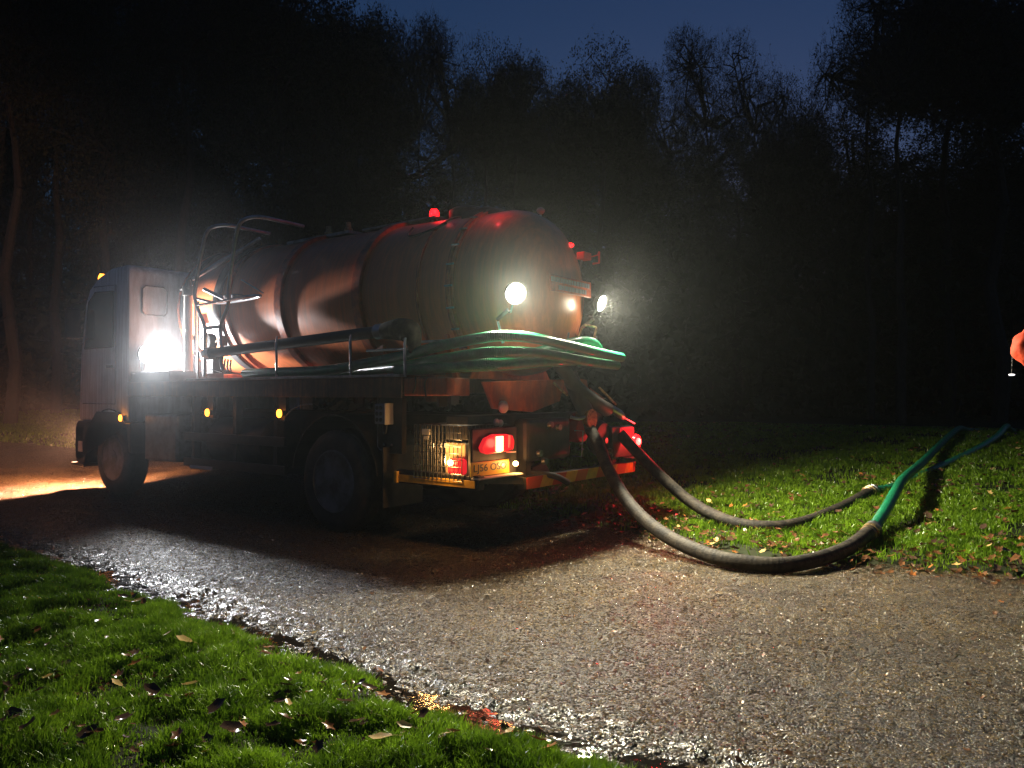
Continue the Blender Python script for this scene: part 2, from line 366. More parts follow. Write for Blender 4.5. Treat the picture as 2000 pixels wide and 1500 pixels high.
band(3.62, .15, .836, .872, M['gasket'], 'rubber_band', 'black rubber band nearest the cab')
band(3.74, .05, .78, .868, M['ring'])
band(-.62, .028, .835, .862, M['ring'], 'weld_seam'); 
band(-1.03, .035, .83, .872, M['ring'], 'flange'); band(-1.085, .03, .83, .866, M['ring'], 'flange')
for k in range(26):    # clamp bolts of the rear door flange
    a = 2*math.pi*k/26
    c = (-1.06, TY+.872*math.cos(a), TZ-1.06*TT+.872*math.sin(a))
    MB().tube([(c[0]-.045, c[1], c[2]), (c[0]+.045, c[1], c[2])], .010, 6).build('bolt', M['steel'], tank)
# small fittings on the shell
MB().lathe([(0, .0), (0, .20), (.05, .21), (.12, .21), (.15, .17), (.16, 0)], 'z', (-.55, TY-.02, TZ+.80), 28).build('manhole', M['black'], tank)
MB().tube([(-.78, TY+.28, 3.13), (-1.02, TY+.24, 3.16), (-1.22, TY+.20, 3.10)], .10, 16).build('vent_pipe', M['black'], tank)
MB().tube([(-1.22, TY+.20, 3.10), (-1.30, TY+.20, 2.98)], .10, 16).box(-1.34, -1.24, TY-.02, TY+.04, 2.96, 3.18).build('vent_elbow', M['black'], tank)
MB().box(1.1, 2.3, TY-.22, TY+.22, 3.262, 3.30).build('walkway', M['steel'], tank, False, .004)
MB().box(-.25, .9, TY-.20, TY+.20, 3.262, 3.285).build('walkway', M['steel'], tank, False, .004)
for x in (.05, .42): MB().lathe([(0, .05), (.06, .05), (.065, .035), (.14, .03)], 'z', (x+1.2, TY+.1, 3.29), 12).build('top_valve', M['brass'], tank)
MB().box(3.30, 3.40, .80, .805, 2.14, 2.26).build('red_sign', M['redsign'], tank, False)
# sealed folds / lifting loop on the shell side
MB().tube([(-.25, .40, 3.09), (-.30, .52, 2.99), (-.42, .53, 2.97), (-.66, .47, 3.03), (-.72, .40, 3.08)], .012, 8, 6).build('grab_loop', M['black'], tank)
# faded name board on the rear dome
nb = MB().box(-1.80, -1.785, -.62, .12, 2.34, 2.50).build('name_board', M['ring'], tank, False, .003)
for z, a, b in ((2.455, -.58, .06), (2.385, -.52, -.02)):
    mb = MB(); y = a
    while y < b:
        w = rnd.uniform(.025, .06); mb.box(-1.807, -1.8005, y, y+w, z-.022, z+.022); y += w+.014
    mb.build('faded_print', M['greybox'], nb, False)

# deck, chassis, running gear
deck = MB().box(-.96, 4.02, -1.50, 1.25, 1.36, 1.50).build('deck', M['deck'], truck, False, .01)  # front end lengthened to block the cab lamp's downward light
MB().box(-.96, 4.03, 1.251, 1.268, 1.32, 1.505).build('deck_edge', M['deck'], truck, False, .004)
MB().box(-.96, 2.6, 1.20, 1.285, 1.507, 1.530).build('edge_trim', M['chrome'], truck, False, .003)
for x in (3.3, 2.3, 1.3, .3, -.6, -1.15):   # tank saddles
    MB().prism([(-.75, 1.50), (.50, 1.50), (.42, 1.60), (.20, 1.62), (-.12, 1.59), (-.45, 1.62), (-.67, 1.60)], 'x', x-.05, x+.05).build('saddle', M['orange'], truck, False)
for y in (-.52, .30): MB().box(-1.6, 4.9, y-.04, y+.04, .86, 1.14).build('chassis_rail', M['black'], truck, False, .006)
MB().box(-1.50, -.975, .95, 1.255, 1.335, 1.495).build('corner_box', M['orange'], truck, False, .012, 'bright orange box at the rear corner of the deck')
MB().tube([(-1.10, 1.262, 1.36), (-1.14, 1.268, 1.43), (-1.13, 1.262, 1.50)], .008, 6, 3).build('cable', M['gasket'], truck)
MB().tube([(-1.26, 1.262, 1.32), (-1.25, 1.268, 1.44), (-1.28, 1.262, 1.50)], .008, 6, 3).build('cable', M['gasket'], truck)
for q in ((-1.36, -1.33, 1.10, 1.20, 1.24, 1.335), (-1.50, -1.46, 1.10, 1.20, 1.26, 1.335), (-1.22, -1.15, 1.05, 1.15, 1.28, 1.335)): MB().box(*q).build('bracket', M['black'], truck, False)
# rear sub frame plates
MB().prism([(.95, 1.46), (.80, 1.22), (.22, 1.18), (-.25, 1.28), (-.35, 1.50)], 'x', -1.66, -1.62).build('rear_plate', M['orange'], truck, False, .005)
MB().prism([(-.45, 1.52), (-.50, 1.28), (-.62, 1.16), (-.80, 1.20), (-.70, 1.50)], 'x', -1.70, -1.66).build('rear_plate', M['orange'], truck, False, .005)
MB().prism([(-.66, 1.42), (-.74, 1.30), (-.98, 1.30)], 'x', -1.76, -1.74).build('gusset', M['orange'], truck, False, .003)
MB().box(-1.60, -1.35, -1.2, 1.1, .95, 1.16).build('cross_member', M['black'], truck, False, .01)
def wheel(x, y, r=.50, w=.27, face=1, dual=False):
    t = empty('wheel', (x, y, r)); t.parent = truck
    prof = [(-w/2, r*.60), (-w/2-.01, r*.80), (-w/2+.02, r*.95), (-w/2+.05, r*.995), (w/2-.05, r*.995), (w/2-.02, r*.95), (w/2+.01, r*.80), (w/2, r*.60)]
    ty = MB().lathe(prof, 'y', (0, 0, 0), 48, close=True)
    ty.build('tyre', M['rubber'], t)
    gm = MB()
    for k in range(40):
        a = 2*math.pi*k/40
        c, s_ = math.cos(a), math.sin(a)
        for yy in (-.07, .07):
            p = Vector((c*(r+.002), yy, s_*(r+.002)))
            gm.tube([p+Vector((-s_*.028, 0, c*.028)), p+Vector((s_*.028, 0, -c*.028))], .006, 4)
    gm.build('tread', M['rubber'], t)['kind'] = 'stuff'
    f = face
    if dual: rp = [(f*w*.5, r*.62), (f*w*.52, r*.585), (f*w*.30, r*.55), (f*-w*.15, r*.50), (f*-w*.2, r*.34), (f*-w*.12, r*.26), (f*w*.22, r*.22), (f*w*.26, 0)]
    else: rp = [(f*w*.5, r*.62), (f*w*.52, r*.585), (f*w*.38, r*.55), (f*w*.30, r*.50), (f*w*.36, r*.34), (f*w*.40, r*.26), (f*w*.52, r*.2), (f*w*.54, 0)]
    MB().lathe(rp, 'y', (0, 0, 0), 40).build('rim', M['rim'], t)
    for k in range(10):
        a = 2*math.pi*k/10; yy = (-w*.18 if dual else w*.34)*f
        MB().tube([(.30*r/.5*.62*math.cos(a)*.9, yy-.01, .167*math.sin(a)/.186*.186*.9+0), (.167*math.cos(a), yy+f*.035, .167*math.sin(a))], .013, 6).build('wheel_nut', M['steel'], t) if False else MB().tube([(.165*math.cos(a), yy-.01, .165*math.sin(a)), (.165*math.cos(a), yy+f*.04, .165*math.sin(a))], .014, 6).build('wheel_nut', M['steel'], t)
    return t
wheel(0, 1.11, dual=True); wheel(0, .80, dual=True); wheel(0, -1.36, face=-1, dual=True); wheel(0, -1.05, face=-1, dual=True)
wheel(4.56, 1.06); wheel(4.56, -1.31, face=-1)
MB().tube([(0, 1.0, .5), (0, -1.25, .5)], .10, 16).ball((0, -.12, .5), .22, 14).build('rear_axle', M['black'], truck)
MB().tube([(4.56, 1.0, .5), (4.56, -1.25, .5)], .06, 12).build('front_axle', M['black'], truck)
def guard(x0, name='mudguard'):   # arc over a wheel
    prof = []
    for k in range(13):
        a = R(8+164*k/12); prof.append((x0+.64*math.cos(a), .50+.66*math.sin(a)))
    inner = [(x0+.625*math.cos(R(8+164*k/12)), .50+.645*math.sin(R(8+164*k/12))) for k in reversed(range(13))]
    return MB().prism(prof+inner, 'y', .62, 1.25).build(name, M['plastic'], truck, False)
guard(0); guard(4.56)
MB().box(-.70, -.685, .72, 1.24, .30, .86).build('mudflap', M['rubber'], truck, False, label='black mud flap behind the rear wheel')
MB().box(-.86, -.55, 1.10, 1.16, .80, 1.32).build('bracket_plate', M['black'], truck, False, .004)
fr = MB().tube([(-.55, 1.17, 1.32), (-.55, 1.17, .86), (-.58, 1.17, .83), (-.70, 1.17, .83)], .006, 6).build('bracket_edge', M['steel'], truck)
# control box with six sockets
cb = MB().box(-.73, -.605, 1.165, 1.262, 1.075, 1.262).build('control_box', M['greybox'], truck, False, .006, 'grey control box with six round sockets')
MB().box(-.748, -.731, 1.13, 1.264, 1.07, 1.268).build('box_cover', M['palebox'], cb, False, .006)
for i in range(2):
    for k in range(3):
        MB().lathe([(0, .0), (0, .017), (.006, .019), (.008, .013), (.003, .0)], 'y', (-.640-.052*i, 1.262, 1.115+.055*k), 14).build('socket', M['gasket'], cb)
MB().tube([(-.65, 1.21, 1.075), (-.66, 1.22, 1.0), (-.69, 1.22, .985), (-.71, 1.22, 1.0), (-.715, 1.21, 1.075)], .009, 8, 4).build('cable_loop', M['gasket'], cb)
for x in (-.64, -.74): MB().lathe([(0, .012), (.008, .010), (.010, 0)], 'y', (x, 1.17, .88), 8).build('bolt', M['chrome'], truck)
# fuel tank, battery box, air tanks, side guards (seen dimly through the glow)
MB().box(2.95, 3.72, .62, 1.20, .52, 1.10).build('battery_box', M['steel'], truck, False, .03)
MB().lathe([(-.55, 0), (-.55, .24), (-.52, .28), (.52, .28), (.55, .24), (.55, 0)], 'x', (1.85, .88, .80), 28).build('fuel_tank', M['black'], truck)
for z in (.55, .85): MB().box(.80, 2.75, 1.19, 1.225, z-.05, z+.05).build('side_guard', M['plastic'], truck, False, .008)
MB().box(2.12, 2.60, 1.15, 1.235, .475, .515).build('step', M['palebox'], truck, False, .008, 'pale step edge below the side guard')
for x in (1.0, 1.75, 2.6): MB().box(x-.03, x+.03, 1.10, 1.19, .50, 1.32).build('guard_post', M['black'], truck, False)
MB().tube([(.77, 1.26, 1.07), (.66, 1.262, 1.17), (.48, 1.262, 1.235), (.30, 1.262, 1.25)], .008, 6, 4).build('cable', M['steel'], truck)

# cab
YN, YF = 1.24, -1.48
cabp = [(4.06, .98), (4.06, 2.98), (4.12, 3.05), (4.55, 3.04), (4.92, 2.95), (5.18, 2.80), (5.30, 2.60), (5.43, 1.95), (5.47, 1.30), (5.47, .98)]
cab = MB().prism(cabp, 'y', YF, YN).build('cab', M['white'], truck, True, .045)
# front wheel arch surround and door skin, with a dark strip along the door joint
win = MB().prism([(4.46, 1.98), (4.46, 2.72), (4.98, 2.74), (5.16, 2.62), (5.27, 1.98)], 'y', YN-.02, YN+.006).build('side_window', M['glass'], cab, False, .002)
MB().tube([(4.46, YN+.006, 1.98), (4.46, YN+.006, 2.72), (4.98, YN+.006, 2.74), (5.16, YN+.006, 2.62), (5.27, YN+.006, 1.98), (4.46, YN+.006, 1.98)], .012, 6).build('window_seal', M['gasket'], cab)
MB().tube([(4.40, YN+.001, 1.22), (4.40, YN+.001, 2.80), (5.02, YN+.001, 2.82)], .006, 5).tube([(4.40, YN+.001, 1.22), (5.34, YN+.001, 1.22)], .006, 5).build('door_gap', M['gasket'], cab)
MB().box(4.47, 4.62, YN, YN+.03, 1.70, 1.74).build('door_handle', M['plastic'], cab, False, .006)
# window panel in the cab's rear wall
rw = MB().prism([(1.05, 2.40), (1.07, 2.44), (1.07, 2.74), (1.03, 2.78), (.78, 2.78), (.74, 2.74), (.74, 2.44), (.78, 2.40)], 'x', 4.035, 4.062).build('rear_panel', M['white'], cab, False, .004)
MB().tube([(4.035, 1.07, 2.44), (4.035, 1.07, 2.74), (4.035, 1.03, 2.78), (4.035, .78, 2.78), (4.035, .74, 2.74), (4.035, .74, 2.44), (4.035, .78, 2.40), (4.035, 1.03, 2.40), (4.035, 1.07, 2.44)], .009, 6).build('panel_seal', M['steel'], cab)
MB().prism([(1.1, 2.5), (.9, 2.7), (-1.1, 2.7), (-1.34, 2.5), (-1.34, 1.75), (1.1, 1.75)], 'x', 5.40, 5.49).build('windscreen', M['glass'], cab, False)
MB().prism([(4.00, .98), (5.44, .98), (5.50, .93), (5.53, .62), (5.48, .40), (5.24, .38), (5.16, .74), (5.02, .98), (4.88, 1.10), (4.25, 1.10), (4.06, .90), (4.0, .6), (3.95, .6), (3.95, .98)], 'y', 1.02, 1.262).build('lower_fairing', M['plastic'], cab, False, .015)
MB().box(5.25, 5.54, -1.5, 1.262, .42, .93).build('bumper', M['plastic'], truck, False, .04)
MB().box(5.20, 5.60, .95, 1.285, .345, .395).build('bumper_lip', M['plastic'], truck, False, .01)
MB().box(5.27, 5.40, 1.263, 1.275, .55, .70).build('side_reflector', M['palebox'], truck, False, .01)
MB().tube([(5.30, 1.26, 2.05), (5.42, 1.36, 2.1), (5.42, 1.36, 2.6), (5.25, 1.26, 2.65)], .012, 6).build('mirror_arm', M['plastic'], truck)
MB().box(5.40, 5.47, 1.24, 1.44, 2.12, 2.55).build('mirror', M['plastic'], truck, False, .03)
mk = MB().prism([(5.02, 2.90), (5.00, 2.97), (4.955, 3.01), (4.94, 2.92)], 'y', 1.13, 1.20).build('roof_marker', M['amber_lit'], truck, False, .006, 'small amber marker lamp at the cab roof edge')
MB().box(5.545, 5.56, .78, 1.16, .62, .80).build('headlight', M['head_lit'], truck, False, .004)
MB().box(5.545, 5.56, -1.42, -1.04, .62, .80).build('headlight', M['head_lit'], truck, False, .004)

# side marker lamps
def marker(x, y, z):
    o = MB().box(x-.055, x+.055, y-.03, y+.004, z-.03, z+.03).build('marker_lamp', M['plastic'], truck, False, .004)
    MB().ball((x, y+.006, z), .042, 12, (1.0, .4, 1.1)).build('lens', M['amber_lit'], o)
    ld = bpy.data.lights.new('marker_light', 'POINT'); ld.energy = .35; ld.color = (1, .35, .04); ld.shadow_soft_size = .02
    lo = bpy.data.objects.new('marker_light', ld); COL.objects.link(lo); lo.location = (x, y+.07, z); lo.parent = o
for x, z in ((4.18, 1.04), (2.15, 1.14), (.81, 1.15)): marker(x, 1.275, z)
lamp_brk = [MB().box(a, a+.12, 1.2, 1.245, 1.08, 1.33).build('lamp_bracket', M['black'], truck, False) for a in (.75, 2.09)]

# access ladder over the tank side
lad = MB().tube([(2.12, 1.12, 1.60), (2.44, 1.12, 1.66)], .004, 6).build('ladder', M['chrome'], truck)
st1 = [(2.44, 1.14, 1.56), (2.44, 1.14, 1.85), (2.44, 1.14, 2.12), (2.56, 1.14, 2.32), (2.66, 1.14, 2.50), (2.64, 1.14, 2.68), (2.52, 1.14, 3.02), (2.46, 1.13, 3.22), (2.37, 1.10, 3.32), (2.24, .98, 3.35), (2.20, .70, 3.34), (2.16, .45, 3.33)]
st2 = [(2.05, 1.14, 1.62), (2.10, 1.14, 1.72), (2.08, 1.14, 1.85), (2.11, 1.14, 2.14), (1.97, 1.14, 2.36), (1.95, 1.14, 2.58), (1.88, 1.14, 2.88), (1.79, 1.14, 3.20), (1.71, 1.12, 3.31), (1.58, 1.02, 3.35), (1.53, .75, 3.345), (1.50, .45, 3.33)]
for p in (st1, st2): MB().tube(p, .022, 10, 6).build('stile', M['chrome'], lad)
for a, b in (((2.44, 1.14, 1.82), (2.08, 1.14, 1.82)), ((2.44, 1.14, 2.13), (2.11, 1.14, 2.13))): MB().box(b[0], a[0], 1.12, 1.16, a[2]-.02, a[2]+.02).build('rung', M['chrome'], lad, False, .006)
MB().tube([(2.66, 1.12, 2.50), (2.40, 1.0, 2.44), (1.95, .96, 2.44), (1.62, .98, 2.45), (1.48, 1.06, 2.45), (1.60, 1.15, 2.44), (1.96, 1.16, 2.42), (2.56, 1.15, 2.41), (2.62, 1.13, 2.42)], .016, 8, 4).build('step_hoop', M['chrome'], lad)
MB().lathe([(0, 0), (0, .12), (.03, .125), (.045, .10), (.055, 0)], 'z', (2.08, .98, 2.465), 20).build('valve_cap', M['chrome'], lad)
MB().tube([(2.62, 1.05, 2.62), (2.32, .92, 2.47)], .022, 8).build('brace', M['chrome'], lad)
MB().tube([(1.84, 1.05, 2.66), (1.60, .93, 2.50)], .010, 6).build('brace', M['chrome'], lad)
MB().tube([(2.98, .98, 2.78), (2.62, .80, 2.98), (2.20, .56, 3.26)], .022, 8).build('grab_rail', M['chrome'], lad)
MB().tube([(3.10, .92, 2.80), (2.76, .74, 3.02), (2.34, .50, 3.26)], .016, 8).build('grab_rail', M['chrome'], lad)
# sight glass on the tank's front shoulder
sg = MB().tube([(3.22, .90, 1.62), (3.22, .90, 2.62)], .052, 16).build('sight_glass', M['palebox'], truck, label='upright pale sight tube on the front of the tank')
MB().tube([(3.22, .90, 2.60), (3.22, .90, 2.72)], .075, 14).tube([(3.22, .90, 2.72), (3.22, .90, 2.80)], .03, 10).tube([(3.12, .94, 2.69), (3.34, .94, 2.69)], .018, 8).build('top_fitting', M['black'], sg)
MB().tube([(3.05, .90, 1.62), (3.05, .90, 2.5)], .02, 8).tube([(2.92, .94, 1.62), (2.92, .94, 2.5)], .012, 8).build('pipe', M['chrome'], truck)
MB().box(2.22, 2.28, .98, 1.06, 1.92, 2.04).build('tag_plate', M['palebox'], truck, False, .004)
MB().tube([(2.40, 1.02, 1.97), (2.32, 1.04, 1.99), (2.24, 1.04, 1.92), (2.22, 1.02, 1.82)], .012, 6, 4).build('cable', M['yellowtape'], truck)
MB().lathe([(-.05, 0), (-.05, .11), (.05, .11), (.05, 0)], 'y', (2.62, .98, 1.98), 18).box(2.50, 2.74, .86, 1.0, 1.60, 1.86).build('valve_body', M['black'], truck)
for i in range(4): MB().tube([(2.30-.06*i, 1.0, 1.78-.01*i), (2.29-.06*i, 1.02, 1.66), (2.25-.055*i, 1.02, 1.62)], .012, 6).build('lever', M['chrome'], truck)
MB().box(3.05, 4.0, .50, 1.24, 1.50, 1.64).build('front_locker', M['black'], truck, False, .012)  # lengthened to block the cab lamp; black to cut orange bounce
# stakes that hold the stowed hoses on the deck
for x, z1, z2 in ((2.42, 1.51, 1.80), (.92, 1.51, 1.90), (-.24, 1.51, 1.86), (-.975, 1.51, 1.80)):
    MB().tube([(x, 1.235, z1), (x, 1.24, z2), (x-.005, 1.235, z2+.06)], [.012, .014, .008], 8).build('stake', M['chrome'], truck)
for a, b in (((-1.76, .88, 1.99), (-1.78, .83, 1.80)), ((-1.76, -.26, 1.96), (-1.78, -.18, 1.78)), ((-1.76, -.79, 1.96), (-1.78, -.76, 1.76))): MB().tube([a, b], [.010, .014], 8).build('stake', M['chrome'], truck)
MB().tube([(-1.70, -.50, 1.86), (-1.74, -.55, 2.04), (-1.75, -.62, 2.06), (-1.76, -.72, 2.055), (-1.78, -.755, 2.03), (-1.76, -.69, 1.86)], .012, 8, 4).build('hose_hoop', M['brass'], truck)
MB().box(-1.66, -1.40, -.62, -.50, 1.95, 2.22).build('bracket', M['orange'], truck, False, .02)
# rails under the tank seen between the stakes
for z, y, a, b in ((1.555, .62, -.9, 2.2), (1.80, .72, -.95, .1), (1.72, .70, -1.0, -.3), (1.86, .74, -1.0, -.62)):
    MB().tube([(a, y, z), (b, y, z)], .014, 8).build('tank_rail', M['steel'], truck)
for q in ([(-1.02, 1.50), (-.90, 1.92), (-.94, 1.93), (-1.08, 1.50)], [(.02, 1.50), (.10, 1.80), (-.05, 1.86), (-.12, 1.50)]): MB().prism(q, 'y', .60, .64).build('support_strut', M['orange'], truck, False)

# rear: cage, tail lamps, number plate, under-run bars
cage = MB().box(-1.66, -1.08, .60, 1.24, .585, .605).build('mesh_cage', M['black'], truck, False)
def wires(pts_a, pts_b, r): 
    mb = MB()
    for a, b in zip(pts_a, pts_b): mb.tube([a, b], r, 5, cap=False)
    return mb
nx, nz = 13, 9
for k in range(nx): 
    x = -1.10-.56*k/(nx-1); MB().tube([(x, 1.245, .61), (x, 1.245, 1.08)], .004, 5).build('wire', M['chrome'], cage)
for k in range(nz): 
    z = .61+.47*k/(nz-1); MB().tube([(-1.10, 1.25, z), (-1.66, 1.25, z)], .003, 5).build('wire', M['steel'], cage)
for k in range(13):
    x = -1.10-.56*k/12; MB().tube([(x, 1.245, 1.082), (x, .62, 1.082)], .003, 4).build('wire', M['steel'], cage)
for k in range(6):
    y = 1.12-.1*k; MB().tube([(-1.10, y, 1.086), (-1.66, y, 1.086)], .003, 4).build('wire', M['steel'], cage)
for k in range(12):
    y = 1.22-.05*k; MB().tube([(-1.665, y, 1.0), (-1.665, y, 1.082)], .003, 4).build('wire', M['steel'], cage)
for k in range(13):
    y = 1.22-.05*k; MB().tube([(-1.10, y, .61), (-1.10, y, 1.08)], .003, 4).build('wire', M['steel'], cage)
MB().box(-1.29, -1.20, 1.235, 1.256, .995, 1.045).build('latch_plate', M['palebox'], cage, False, .003)
MB().box(-1.28, -1.22, 1.235, 1.254, .955, .985).build('latch_plate', M['palebox'], cage, False, .003)
# amber flank lamp inside the cage mouth
sl = MB().box(-1.66, -1.48, 1.16, 1.24, .66, .80).build('side_lamp', M['red_dim'], truck, False, .03)
MB().ball((-1.545, 1.262, .765), .026, 10, (1.2, .5, 1)).build('bulb', M['warm_lit'], sl)
panel = MB().box(-1.76, -1.72, .60, 1.235, .60, 1.06).build('lamp_panel', M['black'], truck, False, .012)
tl = MB().prism([(1.15, .90), (1.13, .855), (1.06, .835), (.80, .845), (.70, .86), (.685, .93), (.71, .985), (.80, 1.0), (.98, 1.005), (1.09, .975)], 'x', -1.80, -1.755).build('tail_light', M['red_dim'], truck, False, .012, 'near-side tail light with a bright centre window')
MB().box(-1.812, -1.802, .865, .965, .855, .985).build('bulb_window', M['tail_white'], tl, False, .004)
MB().box(-1.812, -1.802, .765, .79, .88, .99).build('divider', M['palebox'], tl, False, .003)
MB().box(-1.84, -1.79, .72, .80, .835, .845).build('lens_lip', M['palebox'], tl, False)
pl = MB().box(-1.775, -1.763, .735, 1.262, .655, .775).build('number_plate', M['plate'], truck, False, .004)
MB().box(-1.86, -1.765, .64, 1.25, .635, .648).build('plate_shelf', M['palebox'], truck, False, .002)
MB().ball((-1.83, .715, .735), .024, 10).build('plate_lamp', M['warm_lit'], truck)
def lettering(body, parent, m, right_y, left_y, z0, z1, x):
    cu = bpy.data.curves.new('lettering', 'FONT'); cu.body = body; cu.extrude = 0.002; cu.offset = .010
    t = bpy.data.objects.new('lettering', cu); COL.objects.link(t)
    bpy.context.view_layer.update()
    dg = bpy.context.evaluated_depsgraph_get(); me = bpy.data.meshes.new_from_object(t.evaluated_get(dg))
    bpy.data.objects.remove(t)
    co = [v.co for v in me.vertices]; xa, xb = min(c.x for c in co), max(c.x for c in co); ya, yb = min(c.y for c in co), max(c.y for c in co)
    zc = [c.z for c in co]; za, zb = min(zc), max(zc)
    for v in me.vertices:
        u = (v.co.x-xa)/(xb-xa); w = (v.co.y-ya)/(yb-ya); dd = (v.co.z-za)/(zb-za)
        v.co = (x - dd*.002, left_y + (right_y-left_y)*u, z0+(z1-z0)*w)
    me.materials.clear(); me.materials.append(m)
    o = bpy.data.objects.new('lettering', me); COL.objects.link(o); o.parent = parent; return o
lettering('LJ56 OSO', pl, M['ink'], .775, 1.225, .675, .755, -1.7755)
# side bar (yellow tape) and rear bar (red/yellow)
bar = MB().box(-1.83, -.86, 1.15, 1.235, .545, .665).build('side_bar', M['black'], truck, False, .008)
MB().box(-1.80, -.90, 1.2355, 1.242, .560, .625).build('reflective_strip', M['yellowtape'], bar, False, .002, 'yellow reflective strip along the side bar')
MB().box(-.90, -.855, 1.14, 1.262, .545, .655).build('end_cap', M['yellowtape'], bar, False, .01)
MB().prism([(1.22, .60), (1.22, .655), (.62, .60), (.62, .545)], 'x', -1.84, -1.80).build('corner_gusset', M['black'], truck, False)
rb = MB().box(-1.83, -1.74, -1.50, .56, .485, .60).build('under_run_bar', M['black'], truck, False, .008)
y = .55; k = 0
while y > -1.49:
    y2 = max(-1.49, y-.20); sh = .06
    MB().prism([(y, .49), (y2, .49), (max(y2-sh, -1.495) if y2 > -1.4 else y2, .597), (y-sh if k else y, .597)], 'x', -1.836, -1.8305).build('chevron', M['redtape'] if k % 2 == 0 else M['yellowtape'], rb, False); y = y2; k += 1
for yy in (.40, -1.2): MB().box(-1.74, -1.6, yy-.04, yy+.04, .50, 1.0).build('bar_hanger', M['black'], truck, False)
# right lamp cluster
rp = MB().box(-1.80, -1.72, -1.50, -1.05, .66, 1.0).build('lamp_panel', M['black'], truck, False, .012)
rt = MB().box(-1.84, -1.80, -1.48, -1.20, .86, .99).build('tail_light', M['red_dim'], truck, False, .02, 'far-side tail light, red and glaring')
MB().ball((-1.87, -1.50, .822), .043, 14, (.8, 1, 1)).build('bulb', M['red_core'], rt)
MB().lathe([(-.03, .075), (.0, .085), (.03, .06)], 'x', (-1.84, -1.50, .822), 18).build('lens_ring', M['red_lit'], rt)
MB().box(-1.90, -1.80, -1.49, -1.30, .645, .655).build('step_lip', M['steel'], truck, False)

# valves and couplings at the tail
MB().tube([(-1.62, -.20, 1.75), (-1.70, -.45, 1.45), (-1.78, -.70, 1.28), (-1.80, -.95, 1.18)], .075, 14, 5).build('outlet_pipe', M['black'], truck)
MB().tube([(-1.66, -.42, 1.55), (-1.74, -.62, 1.15)], .085, 14).build('outlet_pipe', M['black'], truck)
MB().lathe([(-.02, .10), (.02, .10), (.03, .07), (.10, .07), (.11, .095), (.14, .095), (.15, .0)], 'x', (-1.80, -.61, 1.10), 20).build('coupling', M['brass'], truck)
MB().lathe([(-.08, .0), (-.08, .12), (.0, .13), (.08, .12), (.08, 0)], 'x', (-1.66, -.55, .98), 20).build('valve_body', M['redsign'], truck)
MB().tube([(-1.80, -.92, 1.24), (-1.86, -1.10, 1.14), (-1.86, -1.18, 1.10)], [.035, .045, .03], 10, 3).tube([(-1.86, -1.16, 1.11), (-1.88, -1.40, 1.03)], .010, 8).build('lever_valve', M['chrome'], truck)
MB().tube([(-1.80, -.78, 1.42), (-1.84, -1.06, 1.24)], .012, 8).build('lever', M['brass'], truck)
MB().tube([(-1.74, -.02, 1.46), (-1.77, -.09, 1.40), (-1.78, -.20, 1.34)], .012, 8, 3).build('lever', M['brass'], truck)
MB().tube([(-1.70, -.38, 1.12), (-1.76, -.45, 1.10), (-1.80, -.56, 1.13)], .016, 8, 3).build('lever', M['chrome'], truck)
MB().box(-1.76, -1.60, -.30, .45, .72, 1.12).build('pump_housing', M['black'], truck, False, .04)
MB().lathe([(-.06, 0), (-.06, .16), (.0, .20), (.06, .16), (.07, 0)], 'x', (-1.70, -.95, .88), 22).build('pump_flange', M['black'], truck)
MB().tube([(-1.70, -.43, .72), (-1.80, -.43, .72), (-1.82, -.43, .98), (-1.72, -.43, .98)], .007, 6).tube([(-1.72, -.49, .78), (-1.82, -.43, .80)], .007, 6).tube([(-1.81, -.43, .85), (-1.81, -.39, .85)], .007, 6).build('wire_guard', M['chrome'], truck)
for (yy, zz, r) in ((.70, 1.235, .060), (.80, 1.10, .035), (.74, 1.09, .035)): MB().ball((-1.68, yy, zz), r, 14, (.6, 1, 1)).build('gauge', M['palebox'], truck, label='round pale gauge above the tail light' if r > .05 else None)
for yy, zz in ((.12, 1.06), (-.02, 1.03), (.30, .80), (.22, .72), (-.90, .86), (-1.0, .74)): MB().lathe([(-.03, 0), (-.03, .03), (0, .035), (.02, .02), (.02, 0)], 'x', (-1.79, yy, zz), 12).build('pipe_union', M['steel'], truck)
MB().tube([(-1.70, .35, .62), (-1.86, .15, .58), (-1.88, -.05, .50)], .03, 10, 4).build('drain_hose', M['rubber'], truck)
MB().prism([(.40, .50), (.30, .66), (.10, .70), (.0, .58)], 'x', -1.72, -1.66).build('tow_bracket', M['black'], truck, False)

